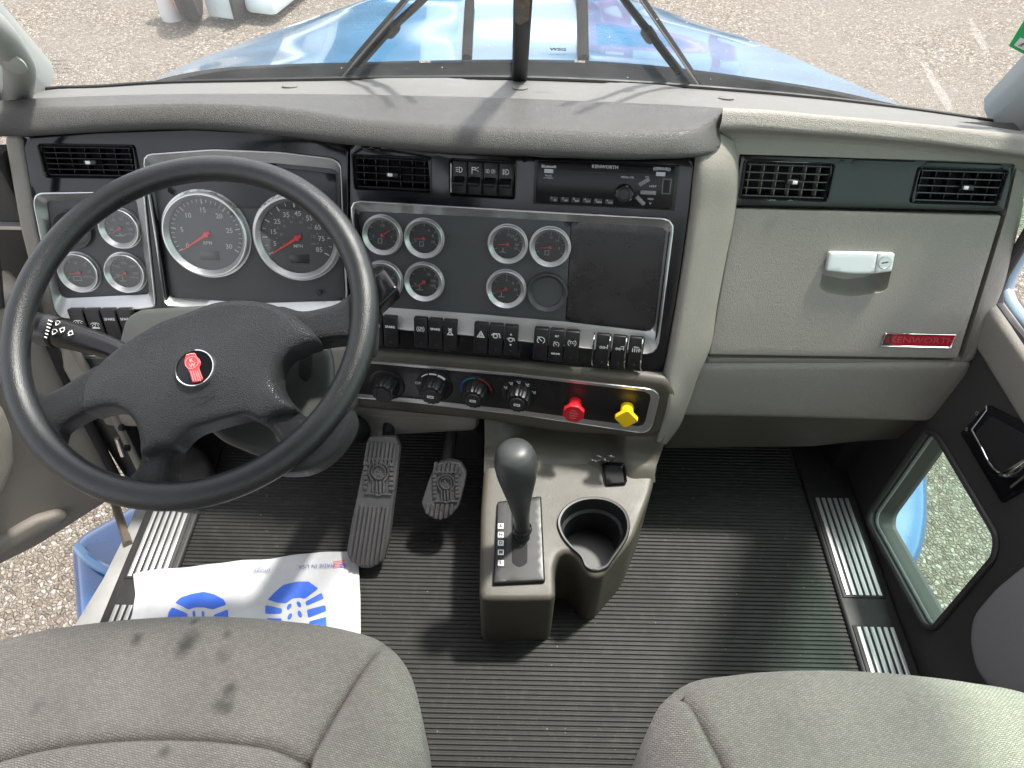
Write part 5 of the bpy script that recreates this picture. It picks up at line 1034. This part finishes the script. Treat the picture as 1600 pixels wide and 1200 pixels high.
pout = [(208, 897), (222, 893), (300, 885), (380, 877), (425, 873), (470, 866), (540, 861), (561, 862), (560, 880), (563, 930), (564, 985), (560, 1090), (185, 1090), (200, 1000), (205, 966), (212, 930)]
wv = lambda x, y, d: .0016*np.sin(x*38+y*22)+.0012*np.sin(x*90-y*70)+.001*np.sin(y*130)+.0018
mk('paper_sheet', pad(PP, rnd(PP.poly(pout), .003), .0004, .0006, .012, hf=wv), pm('white_paper', (.46, .46, .475), .75, var=.13, vs=11, dirt=.12, grain='noise', gs=60, gd=.0012), po)
PQ = lambda pts: PP.poly([(200+x/4., 840+y/4.) for x, y in pts])
prt = [[(298, 412), (330, 375), (400, 350), (470, 340), (540, 355), (600, 390), (617, 425), (530, 450), (475, 437), (420, 440), (380, 455), (340, 432)], [(280, 440), (375, 480), (372, 540), (245, 540), (256, 470)], [(627, 455), (535, 485), (535, 540), (627, 540)],
       [(875, 392), (915, 345), (970, 300), (1060, 280), (1130, 278), (1192, 325), (1105, 385), (1075, 375), (1030, 378), (985, 412), (930, 408)], [(1110, 405), (1212, 350), (1226, 385), (1118, 432)], [(1120, 455), (1236, 426), (1242, 465), (1125, 500)], [(1135, 522), (1242, 500), (1244, 560), (1120, 570)], [(862, 430), (965, 445), (960, 475), (860, 480)], [(868, 505), (960, 505), (962, 560), (872, 560)]]
def pr_pad(P, r_=.003): return pad(PP.up(.0009), rnd(PQ(P), r_), .0002, .0006, .012, hf=wv)
mk('footprint', join(*[pr_pad(P) for P in prt[:3]], *[pr_pad([(cx+9*math.cos(t), cy+20*math.sin(t)) for t in np.linspace(0, 6.28, 14)[:-1]], .0005) for cx, cy in ((413, 478), (468, 478))]), M_['blueprint'], po)
mk('footprint', join(*[pr_pad(P) for P in prt[3:]], *[pr_pad([(cx+13*math.cos(t)-.4*dx*math.sin(t), cy+20*math.sin(t)) for t in np.linspace(0, 6.28, 14)[:-1]], .0005) for cx, cy, dx in ((1008, 432, 18), (1070, 420, -18), (1012, 495, 18), (1075, 480, -10))]), M_['blueprint'], po)
def ptext(s, px, py, size, ang): a, c = PP.h(px, py); return xf(text_geo(s, size*PP.mpp(px, py)/.7), PP.M(a, c, .0062, ang))
mk('paper_print', join(ptext('MADE IN USA', 496, 886.5, 6.5, math.pi+R(5)), ptext('image', 410, 894, 8, math.pi+R(3))), pm('faint_blue_print', (.10, .12, .30), .7), po, smooth=False)
fl = [pr_pad([(1282+4*0, y0), (1357, y0-8), (1357, y0-3), (1282, y0+5)], .0002) for y0 in (152, 162, 172, 182, 192)]
mk('flag_stripes', join(*fl), pm('faded_red_print', (.62, .18, .18), .7), po); mk('flag_canton', pr_pad([(1325, 170), (1357, 166), (1359, 190), (1327, 194)], .0002), M_['blueprint'], po)
# ================================================================ DOORS
hx = np.array([-.868, .94, -.04]); dr = np.array([.69, .72, 0])/np.linalg.norm([.69, .72]); LD = Plane(hx, dr, (0, 0, 1))
ld = root('driver_door', 'taupe driver door standing open over the gravel', 'car door', hx)
lo = rnd(LD.poly([(197, 760), (176, 782), (120, 818), (60, 856), (0, 886), (-200, 985), (-420, 985), (-420, 430), (0, 470), (45, 452), (75, 520), (120, 617), (160, 690)]), [.015, .03, .02, .02, .02, .02, .02, .02, .02, .02, .02, .02, .02])
mk('door_panel', pad(LD, lo, .015, .07, .03), M_['taupe'], ld)
mk('window_frame', tube(crs([LD.w(0, 480), LD.w(-12, 350), LD.w(-24, 250), LD.w(-36, 190), LD.w(-80, 60)], 24), .007, 12), M_['darkdoor'], ld)
mk('door_seal', tube(crs([LD.w(50, 470, .01), LD.w(90, 560, .01), LD.w(130, 645, .01), LD.w(160, 703, .01), LD.w(190, 762, .01)], 24), .010, 10), M_['void'], ld)
mk('arm_rest', pad(LD.up(.05), rnd(LD.poly([(-260, 560), (-40, 610), (8, 640), (24, 680), (28, 735), (14, 770), (-10, 790), (-260, 900)], .05), .02), .02, .06, .02), M_['pillar'] if 0 else pm('beige_arm_rest', (.30, .272, .235), .55, grain='leather', gs=330, gd=.0003), ld)
mk('map_pocket', pad(LD.up(.018), rnd(LD.poly([(-200, 950), (-60, 882), (0, 846), (60, 812), (95, 802), (112, 806), (98, 822), (50, 848), (0, 872), (-200, 968)], .018), .01), .012, .02, .015), M_['taupe'], ld)
mk('door_check', tube([LD.w(176, 775, -.02), np.array(zp(-.03).w(200, 850))], .009, 10), pm('bronze_strap', (.16, .13, .10), .45, .3), ld)
jb = root('door_jamb', 'dark hinge pillar between open driver door and dashboard', 'door jamb', (-.84, 1.0, .2))
mk('jamb_panel', box(-.865, -.80, .955, 1.22, -.08, .33, .012), M_['darkdoor'], jb)
mk('cowl_side', box(-1.02, -.848, 1.07, 1.13, .28, .70, .012), M_['darkdoor'], jb); mk('cowl_side_cap', box(-1.02, -.852, 1.055, 1.068, .575, .582), M_['silver'], jb)
mk('jamb_seal', tube(crs([np.array(p) for p in ((-.80, .95, .40), (-.80, .95, .3), (-.80, .945, .1), (-.795, .93, .02))], 20), .008, 10), M_['taupe'], jb)
mk('hinge_pin', tube([xp(-.797).w(182, 685), xp(-.797).w(192, 712)], .005, 10), M_['chrome'], jb)
for px, py in ((187, 668), (196, 668), (196, 700)): p = xp(-.797).w(px, py); mk('bolt', tube([p, p+np.array([.008, 0, 0])], .007, 8), M_['void'], jb)
XD = xp(.845); rd = root('passenger_door', 'dark passenger door with a low look down window', 'car door', (.845, .8, .2))
s1, s2 = XD.h(1552, 474), XD.h(1600, 540); sd = (s2-s1)/np.linalg.norm(s2-s1)
top_f = s1-sd*.20; zs = s2+sd*1.2
XL = Plane((.757, .8, 0), (0, -1, 0), (.088, 0, .45))
pw = XL.poly([(1449, 676), (1362, 800), (1360, 818), (1446, 976), (1460, 980), (1554, 870), (1557, 838), (1466, 684)]); pwr = rnd(pw, [.01, .015, .015, .014, .014, .03, .03, .012], 6)
dpo_unused = [(-.37, -.40), (-.37, top_f[1]), tuple(s1), tuple(s2), (1.2, s2[1]-.0), (1.2, -.40)]
mk('door_panel', pad(XL, np.array([(-.40, -.06), (-.40, .50), (1.2, .50), (1.2, -.06)]), .012, .058, .03, holes=[pwr]), M_['darkdoor'], rd)
def ringtube(pts, off, r_): return tube([XL.p(a, c, off) for a, c in np.vstack([pts, pts[:1]])], r_, 8, False)
mk('window_lip', ringtube(scaled(pwr, 1.02), .002, .006), M_['darkdoor'], rd)
mk('inner_seal', ringtube(scaled(pwr, .985), -.012, .0035), pm('pale_seal', (.25, .27, .25), .5), rd)
mk('look_down_glass', ([tuple(XL.p(a, c, -.050)) for a, c in scaled(pwr, 1.01)], [list(range(len(pwr)))]), M_['doorglass'], rd)
ub = [tuple(s1-sd*.3+np.array([0, .0])), tuple(s1), tuple(s2), tuple(s2+sd*.4), tuple(XD.h(1700, 800)), tuple(XD.h(1600, 655)), tuple(XD.h(1534, 548)), tuple(XD.h(1500, 500))]
mk('upper_trim', pad(XD.up(.012), rnd(ub, .012), .012, .02, .02), M_['beige'], rd)
mk('window_seal', tube(crs([XD.p(.02, 1.26, -.01), XD.p(-.12, .85, -.01), XD.w(1588, 395, -.01), XD.w(1563, 440, -.01), XD.w(1556, 470, -.01), XD.w(1572, 498, -.01), XD.w(1600, 532, -.01), XD.w(1660, 610, -.01), XD.p(*(s2+sd*.55), -.01)], 60), .010, 10), M_['rubber'], rd)
mk('outer_frame', tube(crs([XD.p(.02, 1.27, -.05), XD.p(-.12, .86, -.05), XD.w(1600, 388, -.05), XD.w(1577, 430, -.05), XD.w(1570, 455, -.05), XD.w(1583, 484, -.05), XD.w(1604, 508, -.05), XD.w(1660, 580, -.05), XD.p(*(s2+sd*.55+np.array([0, .02])), -.05)], 60), .014, 12), pm('pale_blue_frame', (.30, .40, .50), .25, coat=1.), rd)
mk('cloth_pad', pad(XL.up(.012), rnd(XL.poly([(1760, 860), (1640, 860), (1597, 880), (1551, 918), (1516, 960), (1510, 1000), (1520, 1046), (1540, 1075), (1760, 1160)], .012), .02), .012, .02, .02), M_['lavpad'], rd)
mk('window_glass', ([(.85, 1.12, .62), (.85, -.42, .62), (.85, -.42, 1.64), (.85, .80, 1.64)], [[0, 1, 2, 3]]), M_['doorglass'], rd, recalc=False)
mk('upper_frame', join(box(.83, .88, -.42, .80, 1.60, 1.66, .012), box(.83, .88, -.46, -.38, .55, 1.62, .012)), M_['darkdoor'], rd)
hb_ = mk('handle_bezel', pad(XL.up(.006), rnd(XL.poly([(1499, 676), (1543, 632), (1660, 690), (1660, 730), (1563, 786)], .006), .004), .003, .008, .012), M_['piano'], rd)
mk('handle_recess', pad(XL.up(.0075), rnd(XL.poly([(1522, 678), (1548, 650), (1640, 700), (1612, 742), (1570, 748), (1556, 738)], .0075), .004), .0008, .002, .012), M_['void'], hb_)
mk('chrome_edge', tube(crs([XL.w(1519, 673, .010), XL.w(1532, 696, .011), XL.w(1548, 726, .012), XL.w(1556, 735, .012), XL.w(1564, 738, .012)], 20), .0018, 8), M_['chrome'], hb_)
mk('door_handle', tube(crs([XL.w(1563, 742, .018), XL.w(1580, 738, .028), XL.w(1602, 722, .03), XL.w(1640, 700, .03)], 20), [.004+.004*math.sin(math.pi*min(1, i/12)) for i in range(20)], 12), M_['chrome'], hb_)
mk('handle_edge', tube(crs([XL.w(1580, 761, .012), XL.w(1596, 748, .014), XL.w(1640, 720, .014)], 16), .0025, 8), M_['chrome'], hb_)
mk('corner_line', tube([XL.w(1541, 634, .0105), XL.w(1541.5, 641, .0105), XL.w(1518, 672, .0105)], .0009, 6), M_['handle'], hb_)
lki = stroke([(-.6, -.8), (.6, -.8), (.6, .2), (-.6, .2)], .3, True)+stroke(circ(0, .25, .45, 10, 0, 180), .22)
for px, py in ((1526.5, 645), (1510.5, 670)):
    a, c = XL.h(px, py, .0095); mk('lock_icon', xf(flat([[(x*.004, y*.004) for x, y in P] for P in lki]), XL.M(a, c, .0095, R(25))), M_['grey_print'], hb_, smooth=False)
mk('kick_panel', box(.72, .84, 1.0, 1.21, -.01, .50, .02), M_['matte'], dash)
